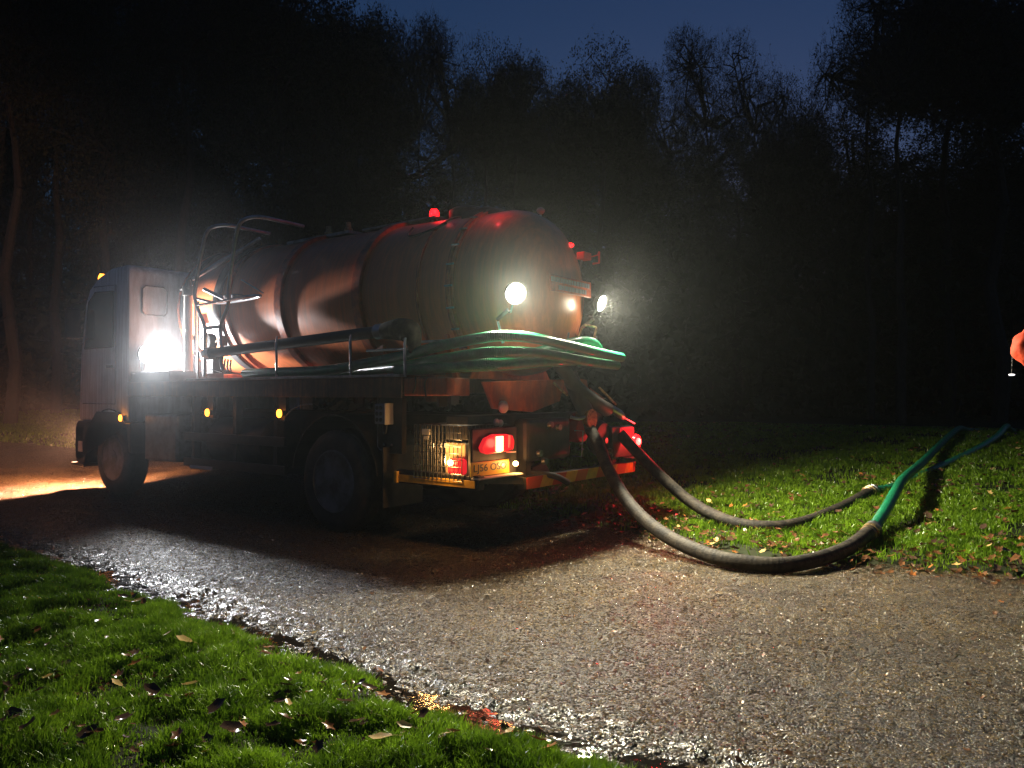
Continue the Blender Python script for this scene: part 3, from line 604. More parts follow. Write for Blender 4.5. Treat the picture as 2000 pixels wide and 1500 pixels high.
# work lamps
def work_lamp(loc, direction, led, watts, r=.075, spot=150, name='work_lamp', label=None, col=(1, .97, .86), fill=26):
    d = Vector(direction).normalized(); q = d.to_track_quat('X', 'Z')
    e = empty(name, loc); e.rotation_mode = 'QUATERNION'; e.rotation_quaternion = q; e.parent = truck
    if label: e['label'] = label
    MB().lathe([(-.07, 0), (-.07, r*.6), (-.03, r*1.05), (.012, r*1.15), (.016, r*1.12), (.004, r*1.0)], 'x', (0, 0, 0), 24).build('housing', M['plastic'], e)
    MB().lathe([(.006, 0), (.006, r), (-.002, r)], 'x', (0, 0, 0), 24).build('lens', led, e)
    MB().tube([(-.03, 0, -r*1.0), (-.05, 0, -r*2.0), (-.09, 0, -r*2.1)], .01, 6).build('bracket', M['steel'], e)
    ld = bpy.data.lights.new('lamp_beam', 'SPOT'); ld.energy = watts; ld.color = col; ld.spot_size = R(spot); ld.spot_blend = .8; ld.shadow_soft_size = .035
    lo = bpy.data.objects.new('lamp_beam', ld); COL.objects.link(lo); lo.parent = e; lo.location = (.03, 0, 0)
    lo.rotation_euler = Vector((1, 0, 0)).to_track_quat('-Z', 'Y').to_euler()
    sp = bpy.data.lights.new('lamp_fill', 'POINT'); sp.energy = fill; sp.color = col; sp.shadow_soft_size = .06     # point light added before the lens to brighten tank and cab
    so = bpy.data.objects.new('lamp_fill', sp); COL.objects.link(so); so.parent = e; so.location = (.07, 0, 0)
    return e
work_lamp((-1.86, .76, 2.24), (-1, .55, -.34), M['led'], 1060, .088, 165, label='near-side round work lamp on the tank rear', col=(1, .90, .66))
work_lamp((-1.83, -.77, 2.30), (-1, -.05, -.36), M['led'], 1500, .080, 165, label='far-side work lamp standing off the tank rear', fill=12, col=(1, .90, .66))
work_lamp((3.93, 1.07, 1.87), (-1, -.28, -.02), M['led_cool'], 1300, .115, 128, label='glaring work lamp behind the cab', fill=5, col=(.97, .98, 1.0))
for a, b in (((-1.66, .76, 2.02), (-1.78, .76, 2.10)), ((-1.45, -.72, 1.95), (-1.74, -.77, 2.14)), ((4.0, 1.08, 1.5), (4.0, 1.10, 1.76))): MB().tube([a, b], .017, 8).build('lamp_stay', M['steel'], truck)
def point(loc, col, w, r=.03, name='lamp_and_fill', parent=truck):
    ld = bpy.data.lights.new(name, 'POINT'); ld.energy = w; ld.color = col; ld.shadow_soft_size = r
    lo = bpy.data.objects.new(name, ld); COL.objects.link(lo); lo.location = loc; lo.parent = parent; return lo
# red beacon on the tank top, mast bracket beyond
bc = MB().lathe([(0, .05), (.03, .05), (.035, .03)], 'z', (-.16, TY+.1, 3.24), 16).build('beacon', M['plastic'], truck, label='red beacon glowing on top of the tank')
MB().lathe([(.03, .052), (.11, .052), (.14, .036), (.145, 0)], 'z', (-.16, TY+.1, 3.24), 16).build('beacon_lens', M['red_lit'], bc)
point((-.26, TY+.16, 3.42), (1, .04, .04), 1.6)
point((-1.35, .42, 3.22), (1, .03, .05), .8)  # red light added where no lamp stands, for the tank rear's red patch
MB().tube([(-1.45, -.82, 2.3), (-1.55, -.86, 2.84)], .012, 8).build('mast', M['steel'], truck)
mb_ = MB().box(-1.62, -1.52, -.93, -.78, 2.79, 2.87).build('mast_bracket', M['redsign'], truck, False, .01, 'red-lit bracket on the mast at the far rear corner')  # red lighting put into the colour of bracket and hook
MB().tube([(-1.60, -.93, 2.83), (-1.64, -1.02, 2.86), (-1.64, -1.05, 2.90)], .008, 6).tube([(-1.64, -1.05, 2.90), (-1.64, -1.05, 2.78), (-1.62, -.96, 2.76)], .012, 6).build('hook', M['redsign'], mb_)
MB().ball((-1.50, -.70, 2.935), .028, 10, (1.2, 1.4, .8)).build('far_beacon', M['red_lit'], truck)
point((-1.55, -.74, 2.97), (1, .05, .04), .6)
MB().ball((-1.2, -.575, 3.32), .045, 12, (1, 1.1, .8)).tube([(-1.2, -.56, 3.1), (-1.2, -.57, 3.30)], .012, 6).build('camera_pod', M['palebox'], truck, label='small pale ball on a stalk above the tank rear')
# tail, plate and side lamp light, then an added cage light
point((-2.1, -1.58, .82), (1, .03, .03), 17, .035); point((-1.90, .90, .92), (1, .10, .06), 2.2, .04)
point((-1.88, .70, .72), (1, .50, .15), 4.0, .02); point((-1.52, 1.30, .775), (1, .50, .15), 7.0, .02)
point((-1.33, 1.19, .90), (1, .55, .2), 1.2, .02)  # warm light added inside the cage to brighten the container and wires
hl = bpy.data.lights.new('headlamp_beam', 'SPOT'); hl.energy = 4200; hl.color = (1, .43, .24); hl.spot_size = R(160); hl.spot_blend = .35; hl.shadow_soft_size = .04
ho = bpy.data.objects.new('headlamp_beam', hl); COL.objects.link(ho); ho.location = (5.62, .97, .86); ho.rotation_euler = Vector((.85, .25, -.60)).to_track_quat('-Z', 'Y').to_euler(); ho.parent = truck

# container standing in the cage
jc = MB().box(-1.60, -1.36, .86, 1.13, .615, .93).build('jerrycan', M['jerry'], None, False, .02)
tag(jc, 'pale yellow container standing in the wire cage at the rear corner', 'jerrycan')
for k in range(2): MB().tube([(-1.42-.12*k, 1.0, .93), (-1.42-.12*k, 1.0, .965)], .025, 10).build('cap', M['gasket'], jc)

# ------------------------------------------------------------------ stowed hoses and pipe
def hose(name, pts, m, r=.058, label=None, cat='hose', group=None, parent=None, n=18, steps=9):
    o = MB().tube([Vector(p) for p in pts], r, n, steps).build(name, m, parent)
    if label: tag(o, label, cat, group)
    return o
G = 'hoses stowed along the deck'
hose('stowed_hose', [(1.56, 1.19, 1.58), (.85, 1.20, 1.585), (.19, 1.19, 1.59), (-.27, 1.16, 1.635), (-.89, 1.13, 1.71), (-1.27, 1.14, 1.77), (-1.75, 1.10, 1.83), (-1.93, .95, 1.85), (-1.98, .51, 1.84), (-1.99, -.28, 1.775), (-1.96, -.97, 1.735)], M['hose_green'], .048,
     'topmost green hose, brightly lit, sweeping round the rear of the tank', 'hose', G)
hose('stowed_hose', [(.75, 1.06, 1.57), (-.14, 1.06, 1.58), (-.78, 1.07, 1.61), (-1.17, 1.08, 1.65), (-1.70, 1.08, 1.70), (-1.88, .95, 1.71), (-1.92, .44, 1.72), (-1.93, -.36, 1.67), (-1.90, -.98, 1.655)], M['hose_green'], .048,
     'green hose lying just beneath the bright topmost hose', 'hose', G)
hose('stowed_hose', [(-.80, 1.17, 1.57), (-1.28, 1.17, 1.58), (-1.72, 1.12, 1.59), (-1.84, .90, 1.60), (-1.86, .40, 1.64), (-1.83, -.25, 1.68), (-1.75, -.6, 1.70)], M['hose_green'], .048,
     'lowest dark green hose above the orange corner box', 'hose', G)
hose('stowed_hose', [(-.9, .98, 1.60), (-1.5, .98, 1.62), (-1.78, .80, 1.66), (-1.80, .25, 1.76), (-1.80, -.28, 1.87), (-1.80, -.60, 1.89), (-1.79, -.78, 1.83), (-1.74, -.82, 1.74), (-1.66, -.6, 1.68)], M['hose_green'], .046,
     'green hose humped up in a loop by the far rear corner', 'hose', G)
hose('stowed_hose', [(-1.70, -.02, 1.74), (-1.75, -.36, 1.81), (-1.77, -.62, 1.82), (-1.80, -.86, 1.775), (-1.84, -.98, 1.70)], M['hose_green'], .045,
     'short green hose end tucked beside the loop', 'hose', G)
pp = MB().tube([(2.34, 1.13, 1.83), (-.55, 1.13, 1.945)], .058, 20).build('suction_pipe', M['plastic'])
tag(pp, 'long glossy black suction pipe stowed along the near side of the tank', 'pipe')
MB().tube([(-.50, 1.13, 1.943), (-.62, 1.13, 1.947)], .075, 20).build('clamp_ring', M['chrome'], pp)
MB().tube([(-.60, 1.13, 1.945), (-.80, 1.13, 1.95), (-.93, 1.13, 1.92), (-.98, 1.13, 1.82), (-.985, 1.13, 1.72)], [.078, .105, .11, .07, .05], 18, 4).build('elbow', M['hose_black'], pp)
MB().tube([(2.30, 1.13, 1.832), (2.42, 1.13, 1.827)], .072, 18).build('clamp_ring', M['chrome'], pp)

# working hoses on the ground: black rubber section, coupling, green section
def ground_hose(label, black, green):
    t = empty('suction_hose', (black[-1][0], black[-1][1], 0)); tag(t, label, 'hose', 'hoses running from the tanker over the bank')
    off = Vector(t.location)
    h = lambda nm, pts, m, r: MB().tube([Vector(p)-off for p in pts], r, 20, 10).build(nm, m, t)
    h('rubber_section', black, M['hose_black'], .060); h('green_section', green, M['hose_green'], .052)
    a = Vector(black[-1]); d = (Vector(green[1])-Vector(black[-2])).normalized()
    for s_, rr, mm in ((-.11, .070, 'brass'), (-.04, .076, 'brass'), (.04, .074, 'steel')):
        p = a + d*s_ - off; MB().tube([p-d*.022, p-d*.016, p+d*.016, p+d*.022], [rr*.86, rr, rr, rr*.86], 20).build('clamp_ring', M[mm], t)
    p = a-off; sd = d.cross(Vector((0, 0, 1))).normalized()
    MB().tube([p+d*.02-sd*.07, p+d*.08-sd*.085, p+d*.14-sd*.075], .010, 6).build('cam_lever', M['steel'], t)
    return t
ground_hose('nearer suction hose, thick black rubber curving over the track, then bright green',
    [(-1.71, -.61, 1.11), (-1.78, -.63, .99), (-1.92, -.57, .83), (-2.15, -.38, .60), (-2.53, -.10, .34), (-2.95, .14, .17), (-3.42, .35, .085), (-3.77, .40, .062), (-4.10, .22, .062), (-4.30, -.40, .09), (-4.35, -1.17, .15)],
    [(-4.35, -1.17, .15), (-4.37, -1.56, .26), (-4.34, -2.17, .36), (-4.24, -3.22, .42), (-4.13, -5.02, .46), (-3.98, -7.80, .58), (-3.92, -10.13, .71), (-3.89, -11.74, .62), (-3.9, -14.5, .50)])
ground_hose('farther suction hose, black rubber on the grass ending in a thin green length',
    [(-1.80, -1.22, .92), (-1.99, -1.26, .72), (-2.28, -1.23, .49), (-2.62, -1.24, .24), (-3.07, -1.10, .11), (-3.45, -1.12, .09), (-3.68, -1.48, .11), (-3.80, -2.51, .16), (-3.86, -3.43, .23)],
    [(-3.86, -3.43, .23), (-4.01, -3.92, .24), (-4.13, -5.02, .30), (-4.27, -6.14, .38), (-4.44, -7.51, .48), (-4.59, -9.14, .62), (-4.64, -10.43, .76), (-4.60, -11.66, .66), (-4.6, -14, .5)])

# ------------------------------------------------------------------ person in an orange hi-vis jacket at the frame's right edge
def skin(name, verts, edges, radii, m, parent, root=0, sub=1):
    me = bpy.data.meshes.new(name); me.from_pydata([tuple(v) for v in verts], edges, []); me.materials.append(m)
    o = bpy.data.objects.new(name, me); COL.objects.link(o); o.parent = parent
    sk = o.modifiers.new('skin', 'SKIN'); sk.use_smooth_shade = True
    if not me.skin_vertices: me.skin_vertices.new()
    for i, r in enumerate(radii): me.skin_vertices[0].data[i].radius = (r, r) if not isinstance(r, tuple) else r
    me.skin_vertices[0].data[root].use_root = True
    ss = o.modifiers.new('sub', 'SUBSURF'); ss.levels = sub; ss.render_levels = sub
    if name == 'jacket':      # creased cloth
        tx = bpy.data.textures.new('creases', 'CLOUDS'); tx.noise_scale = .09; tx.noise_depth = 2
        dp = o.modifiers.new('creases', 'DISPLACE'); dp.texture = tx; dp.strength = .07; dp.mid_level = .45
    return o
M['hivis'] = mat('orange hi-vis cloth', (0.62, 0.055, 0.01), 0.8, 0, (0.36, 0.03, 0.008), 9, 1.0, 16)
M['trousers'] = mat('dark work trousers', (0.02, 0.025, 0.04), 0.8)
M['skin'] = mat('skin', (0.42, 0.22, 0.15), 0.5)
M['hair'] = mat('dark hair', (0.03, 0.02, 0.015), 0.7)
M['retro'] = mat('silver reflective tape', (0.7, 0.7, 0.68), 0.3, 0.6)
pz = 0.0
per = empty('person', seen(3.80, 5.25, pz), math.atan2(-RGT.y, -RGT.x)-.35)   # local +X faces the lorry
tag(per, 'person in an orange hi-vis jacket with a raised elbow, cut off by the right edge', 'person')
bv = [(0, 0, .95), (0, 0, 1.10), (0, 0, 1.28), (0, 0, 1.45), (0, 0, 1.53), (.02, 0, 1.60), (.03, 0, 1.70), (.02, 0, 1.79),
      (0, .10, .90), (.02, .11, .50), (0, .12, .09), (.14, .13, .04), (0, -.10, .90), (.03, -.11, .50), (0, -.12, .09), (.14, -.13, .04),
      (0, .19, 1.46), (.36, .26, 1.68), (.17, .16, 1.80), (.12, .12, 1.84), (0, -.20, 1.43), (-.06, -.27, 1.16), (-.02, -.27, .90), (.0, -.27, .82)]
be = [(0, 1), (1, 2), (2, 3), (3, 4), (4, 5), (5, 6), (6, 7), (0, 8), (8, 9), (9, 10), (10, 11), (0, 12), (12, 13), (13, 14), (14, 15), (3, 16), (16, 17), (17, 18), (18, 19), (3, 20), (20, 21), (21, 22), (22, 23)]
br = [(.15, .13), (.13, .11), (.15, .12), (.13, .10), .055, .06, .095, .075, .09, .06, .04, .045, .09, .06, .04, .045, .06, .042, .030, .028, .06, .042, .030, .028]
body = skin('body', bv, be, br, M['skin'], per)
skin('trousers', [bv[i] for i in (0, 8, 9, 10, 12, 13, 14)], [(0, 1), (1, 2), (2, 3), (0, 4), (4, 5), (5, 6)], [.165, .115, .085, .07, .115, .085, .07], M['trousers'], per)
ji = (0, 1, 2, 3, 4, 16, 17, 18, 20, 21, 22)
jm = {k: i for i, k in enumerate(ji)}
skin('jacket', [Vector(bv[i])+Vector((0, 0, -.12 if i == 0 else 0)) for i in ji], [(jm[a], jm[b]) for a, b in be if a in jm and b in jm], [(.19, .17), (.18, .15), (.19, .16), (.16, .13), .09, .10, .085, .062, .10, .08, .062], M['hivis'], per, sub=3)
MB().ball((.03, 0, 1.73), .115, 16, (1.0, .86, 1.12)).build('hair', M['hair'], per)
for s_ in (-1, 1):
    MB().ball((.118, .032*s_, 1.70), .012, 8).build('eye', M['palebox'], per)
    MB().box(-.05, .22, .12*s_-.05, .12*s_+.05, 0, .11).build('boot', M['gasket'], per, False, .03)
MB().prism([(.11, 1.71), (.145, 1.67), (.11, 1.665)], 'y', -.012, .012).build('nose', M['skin'], per, True, .004)
for hx, hy, hz, sg_ in ((.12, .12, 1.84, 1), (.0, -.27, .82, -1)):
    for k in range(4):
        a = Vector((hx+.0, hy+(-.03+.02*k), hz)); d1 = Vector((-.03*sg_+.02, 0, .04*sg_))
        MB().tube([a, a+d1, a+d1*1.7+Vector((-.012, 0, 0))], [.010, .009, .007], 6).build('finger', M['skin'], per)
    MB().tube([(hx, hy-.03, hz), (hx+.02, hy-.06, hz+.015*sg_), (hx+.01, hy-.07, hz+.035*sg_)], [.012, .010, .008], 6).build('thumb', M['skin'], per)
MB().lathe([(-.03, .172), (.03, .172)], 'z', (0, 0, 1.15), 24).build('reflective_band', M['retro'], per)
MB().tube([(.385, .26, 1.60), (.388, .262, 1.54), (.39, .262, 1.49)], .002, 5).build('cord', M['gasket'], per)
MB().ball((.39, .262, 1.48), .014, 10, (1.4, 1.0, .5)).build('toggle', emis('toggle glint', (1, 1, 1), 2.0), per)  # made to glow for a white glint, though it is no lamp

# ------------------------------------------------------------------ grass
def blades(name, x, y, zf, length, width, label, cat='grass'):
    n = len(x); z = zf(x, y) - 0.004
    a = rng.uniform(0, 2*np.pi, n); lean = rng.uniform(.1, .8, n)*length; la = rng.uniform(0, 2*np.pi, n)
    dx, dy = np.cos(a)*width/2, np.sin(a)*width/2; lx, ly = np.cos(la)*lean, np.sin(la)*lean
    P = np.zeros((n, 5, 3))
    P[:, 0] = np.stack([x-dx, y-dy, z], 1); P[:, 1] = np.stack([x+dx, y+dy, z], 1)
    P[:, 2] = np.stack([x-dx*.8+lx*.35, y-dy*.8+ly*.35, z+length*.6], 1); P[:, 3] = np.stack([x+dx*.8+lx*.35, y+dy*.8+ly*.35, z+length*.6], 1)
    P[:, 4] = np.stack([x+lx, y+ly, z+length*np.sqrt(np.clip(1-(lean/length)**2*.6, .2, 1))], 1)
    b = np.arange(n)[:, None]*5
    F = np.concatenate([b+np.array([[0, 1, 3]]), b+np.array([[0, 3, 2]]), b+np.array([[2, 3, 4]])], 0)
    o = npmesh(name, P.reshape(-1, 3), F, M['grass']); tag(o, label, cat, None, 'stuff'); return o
def scatter(n, x0, x1, y0, y1): return rng.uniform(x0, x1, n), rng.uniform(y0, y1, n)
def cam_xy(x, y):
    dx, dy = x-CAM.x, y-CAM.y; return dx*RGT.x+dy*RGT.y, dx*FWD.x+dy*FWD.y
# near lawn, inside the view wedge
x, y = scatter(1500000, -6.5, 6.5, 3.3, 6.6)
X_, D_ = cam_xy(x, y); s_ = y-near_edge(x)
tuft = fbm(x*5, y*5, 3); hollow = fbm(x*2.3+7, y*2.3+3, 2)
keep = (D_ > 2.2) & (np.abs(X_) < D_*.72+.3) & (s_ > -.03+.05*rng.random(len(x))) & (rng.random(len(x)) < np.clip(3.0/D_, .12, 1)**1.2*(.40+1.0*sstep(.36, .58, tuft))) & (rng.random(len(x)) < .42+.8*sstep(.34, .5, hollow))
x, y = x[keep], y[keep]; D_ = D_[keep]
m_ = rng.permutation(len(x))[:170000]; x, y, D_ = x[m_], y[m_], D_[m_]
print('near blades', len(x))
blades('near_grass', x, y, near_z, (.020+.045*sstep(.3, .75, fbm(x*5, y*5, 3)))*rng.uniform(.6, 1.35, len(x)), (.0032+.0007*D_)*rng.uniform(.7, 1.3, len(x)), 'short wet bright green grass covering the lawn in the lower left corner')
# far lawn
x, y = scatter(2200000, -16, 4, -19, .5)
X_, D_ = cam_xy(x, y); s_ = far_edge(x)-y
patch = fbm(x*2.2+5, y*2.2, 3)
keep = (D_ > 4.5) & (X_ < D_*.70+.4) & (X_ > -.2) & (s_ > -.05+.6*(vnoise(x*3, y*3))*rng.random(len(x))) & (rng.random(len(x)) < np.clip(5.5/D_, .0, 1)**1.8*(.12+1.1*sstep(.36, .56, patch))) & (rng.random(len(x)) < .10+sstep(.1, 1.1, s_))
x, y, D_ = x[keep], y[keep], D_[keep]
m_ = rng.permutation(len(x))[:230000]; x, y, D_ = x[m_], y[m_], D_[m_]
print('far blades', len(x))
blades('far_grass', x, y, far_z, (.03+.055*fbm(x*3, y*3))*rng.uniform(.6, 1.35, len(x)), (.003+.0011*D_)*rng.uniform(.7, 1.3, len(x)), 'wet green grass on the bank behind the suction hoses')
x, y = scatter(400000, 6, 45, -32, -1.6)
X_, D_ = cam_xy(x, y); s_ = far_edge(x)-y
keep = (X_ < -D_*.50) & (X_ > -D_*.72) & (s_ > .05) & (rng.random(len(x)) < .8*(.3+sstep(.4, .55, fbm(x, y))))
x, y, D_ = x[keep][:40000], y[keep][:40000], D_[keep][:40000]
blades('verge_grass', x, y, far_z, rng.uniform(.05, .12, len(x)), .02*rng.uniform(.7, 1.3, len(x))+.0006*D_, 'yellowish lit grass ahead of the cab beyond the track')

# ------------------------------------------------------------------ fallen leaves
def leaf_mesh(k):
    r_ = random.Random(50+k); n = 10; mb = MB(); pts = []
    for i in range(n):
        t = 2*math.pi*i/n
        rr = (1.0 if i % 2 == 0 else (.62 if k % 3 else .86))*r_.uniform(.85, 1.1)
        pts.append((rr*math.cos(t)*(1.0 if k % 2 else .9), rr*math.sin(t)*(.62 if k % 2 else .5)))
    cur = r_.uniform(.15, .5)
    ring = [(a, b, cur*abs(b)+.18*a*a*r_.uniform(.3, 1)) for a, b in pts]; mid = [(a*.45, b*.4, .02) for a, b in pts]
    vs = [(0, 0, 0)] + mid + ring
    fs = [(0, 1+i, 1+(i+1) % n) for i in range(n)] + [(1+i, 1+n+i, 1+n+(i+1) % n, 1+(i+1) % n) for i in range(n)]
    mb.add(vs, fs); mb.add([(-.9, -.02, .1), (-.9, .02, .1), (-1.5, .015, .05), (-1.5, -.015, .05)], [(0, 1, 2, 3)])
    return mb
LM = []
for k in range(8):
    mm = [M['leaf_tan'], M['leaf_brown'], M['leaf_orange'], M['leaf_wet'], M['leaf_brown'], M['leaf_wet'], M['leaf_tan'], M['leaf_orange']][k]
    o = leaf_mesh(k).build('leaf_source', mm); LM.append(o.data); bpy.data.objects.remove(o)
def put_leaf(parent, x, y, z, s, k=None):
    o = bpy.data.objects.new('fallen_leaf', LM[rnd.randrange(8) if k is None else k]); COL.objects.link(o); o.parent = parent
    o.location = (x, y, z); o.scale = (s, s, s); o.rotation_euler = (rnd.uniform(-.5, .5), rnd.uniform(-.5, .5), rnd.uniform(0, 6.28))
    return o
p = seen(-.64/3.0*1.0-.0, 3.0)
def gpt(px, py):   # where a line of sight meets the lawn near the feet
    d = 1500*1.33/(py-770); return seen((px-1000)/1500*d, d)
big = [(362, 1285, .055, 0), (268, 1322, .04, 2), (236, 1345, .042, 1), (232, 1362, .04, 0), (565, 1405, .035, 0), (478, 1448, .035, 2), (255, 1197, .04, 0), (520, 1310, .05, 1), (330, 1272, .035, 0), (75, 1255, .04, 3), (140, 1300, .04, 3), (375, 1372, .05, 6), (425, 1425, .05, 3), (455, 1462, .05, 3), (700, 1445, .055, 3), (745, 1478, .06, 0), (675, 1400, .05, 3), (995, 1460, .04, 0), (1075, 1495, .05, 2), (300, 1380, .045, 3), (560, 1365, .04, 3), (80, 1380, .04, 4), (195, 1245, .035, 2), (60, 1460, .05, 1), (350, 1478, .05, 4), (885, 1462, .04, 1), (590, 1480, .04, 7)]
for px, py, s, k in big:
    q = gpt(px, py); put_leaf(near_lawn, q.x, q.y, float(near_z(q.x, q.y))+.065, s*.95, k)
cnt = 0
while cnt < 120:
    px, py = rnd.uniform(-20, 1200), rnd.uniform(1080, 1500); q = gpt(px, py)
    if q.y < near_edge(q.x)+.05: continue
    put_leaf(near_lawn, q.x, q.y, float(near_z(q.x, q.y))+rnd.uniform(.03, .065), rnd.uniform(.02, .045), rnd.choice([1, 3, 3, 4, 5, 5, 0, 2])); cnt += 1
cnt = 0
while cnt < 150:
    d = rnd.uniform(5.4, 10.5); q = seen(d*rnd.uniform(.12, .68), d)
    s_ = far_edge(q.x)-q.y
    if s_ < -.05 or (rnd.random() > (1.0 if s_ < .7 else .5)): continue
    put_leaf(far_lawn, q.x, q.y, float(far_z(q.x, q.y))+rnd.uniform(.03, .07), rnd.uniform(.03, .06), rnd.choice([0, 1, 2, 3, 4, 5, 1, 3, 4, 5])); cnt += 1
def litter(n, sampler, zf, label, name, s0, s1, lift=.02):
    base = []
    for k in (1, 3, 4, 0, 2, 5):
        me = LM[k]; base.append((np.array([v.co[:] for v in me.vertices])[:21], k))
    x, y = sampler(n); n = len(x); z = zf(x, y)+rng.uniform(.0, lift, n)
    mats = [M['leaf_brown'], M['leaf_wet'], M['leaf_tan'], M['leaf_orange']]
    V = []; F = []; 
    b = base[0][0]; ring = b[[0, 11, 12, 13, 14, 15, 16, 17, 18, 19, 20]] if len(b) > 20 else b
    a = rng.uniform(0, 2*np.pi, n); s = rng.uniform(s0, s1, n); tx, ty = rng.uniform(-.6, .6, n), rng.uniform(-.6, .6, n)
    P = np.repeat(ring[None], n, 0)*s[:, None, None]; P *= rng.uniform(.75, 1.25, (n, len(ring), 1))
    P[..., 2] += P[..., 0]*tx[:, None]+P[..., 1]*ty[:, None]
    c, s2 = np.cos(a)[:, None], np.sin(a)[:, None]; xx = P[..., 0]*c-P[..., 1]*s2; yy = P[..., 0]*s2+P[..., 1]*c
    P = np.stack([xx+x[:, None], yy+y[:, None], P[..., 2]+z[:, None]], 2)
    k = len(ring)-1; tri = np.array([[0, 1+i, 1+(i+1) % k] for i in range(k)])
    F = (np.arange(n)[:, None, None]*len(ring)+tri[None]).reshape(-1, 3)
    o = npmesh(name, P.reshape(-1, 3), F, mats); mi = np.repeat(rng.choice(4, n, p=[.52, .37, .05, .06]), k)
    o.data.polygons.foreach_set('material_index', mi.astype(np.int32)); tag(o, label, 'leaf litter', None, 'stuff'); return o
def smp_far(n):
    x, y = scatter(n*12, -16, 3, -16, .6); X_, D_ = cam_xy(x, y); s_ = far_edge(x)-y
    k = (D_ > 4.5) & (X_ < D_*.72) & (X_ > 0) & (s_ > -.25) & (rng.random(len(x)) < np.clip(1.15-s_*.6, .12, 1)*sstep(.35, .6, fbm(x*2+4, y*2)))
    return x[k][:n], y[k][:n]
litter(7000, smp_far, far_z, 'brown leaf litter strewn along the edge of the bank', 'leaf_litter', .02, .05, .075)
def smp_near(n):
    x, y = scatter(n*12, -6, 5, 3.4, 6.5); X_, D_ = cam_xy(x, y); s_ = y-near_edge(x); k = (D_ > 2.3) & (np.abs(X_) < D_*.72) & (s_ > 0) & (fbm(x*2.3+7, y*2.3+3, 2) < .52)
    return x[k][:n], y[k][:n]
litter(1500, smp_near, near_z, 'dark wet leaf bits caught in the hollows of the near grass', 'leaf_litter', .008, .022)
def smp_road(n):
    x, y = scatter(n*4, -7, 5, .0, 3.7); k = (rng.random(len(x)) < .06+.9*np.exp(-np.minimum(near_edge(x)-y, y-far_edge(x))**2/.06)) & (y < near_edge(x)) & (y > far_edge(x)); return x[k][:n], y[k][:n]
litter(1500, smp_road, road_z, 'dark crumbs and leaf scraps scattered over the track', 'leaf_litter', .006, .024, .008)

# ------------------------------------------------------------------ loose chippings
def stones(n):
    x, y = scatter(n*5, -8.5, 6, -.7, 4.0); X_, D_ = cam_xy(x, y)
    ne = near_edge(x)-y; fe = y-far_edge(x)
    k = (D_ > 2.3) & (D_ < 9.5) & (np.abs(X_) < D_*.72) & (ne > -.03) & (fe > -.1) & (rng.random(len(x)) < np.clip(3.4/D_, 0, 1)**1.4*(.35+.65*sstep(.35, .6, fbm(x*3, y*3)))*(.35+.65*sstep(.05, .4, ne)))
    x, y, D_ = x[k][:n], y[k][:n], D_[k][:n]; n = len(x); z = road_z(x, y)
    base = np.array([(1, 0, 0), (.3, .9, 0), (-.8, .6, 0), (-.8, -.6, 0), (.3, -.9, 0), (.15, .1, .7)], float)
    tri = np.array([[0, 1, 5], [1, 2, 5], [2, 3, 5], [3, 4, 5], [4, 0, 5]])
    s = rng.uniform(.0026, .0056, n)*(1+.10*np.clip(D_-3, 0, 4)); P = np.repeat(base[None], n, 0)*rng.uniform(.65, 1.25, (n, 6, 3)); P *= s[:, None, None]; P[..., 2] *= .9
    P[:, 5, 0] += rng.uniform(-.4, .4, n)*s; P[:, 5, 1] += rng.uniform(-.4, .4, n)*s
    a = rng.uniform(0, 2*np.pi, n); c, s2 = np.cos(a)[:, None], np.sin(a)[:, None]
    P = np.stack([P[..., 0]*c-P[..., 1]*s2+x[:, None], P[..., 0]*s2+P[..., 1]*c+y[:, None], P[..., 2]+z[:, None]-.001], 2)
    F = (np.arange(n)[:, None, None]*6+tri[None]).reshape(-1, 3)
    o = npmesh('loose_gravel', P.reshape(-1, 3), F, M['stone']); tag(o, 'small wet stone chippings covering the track', 'gravel', None, 'stuff'); return n
print('stones', stones(110000))

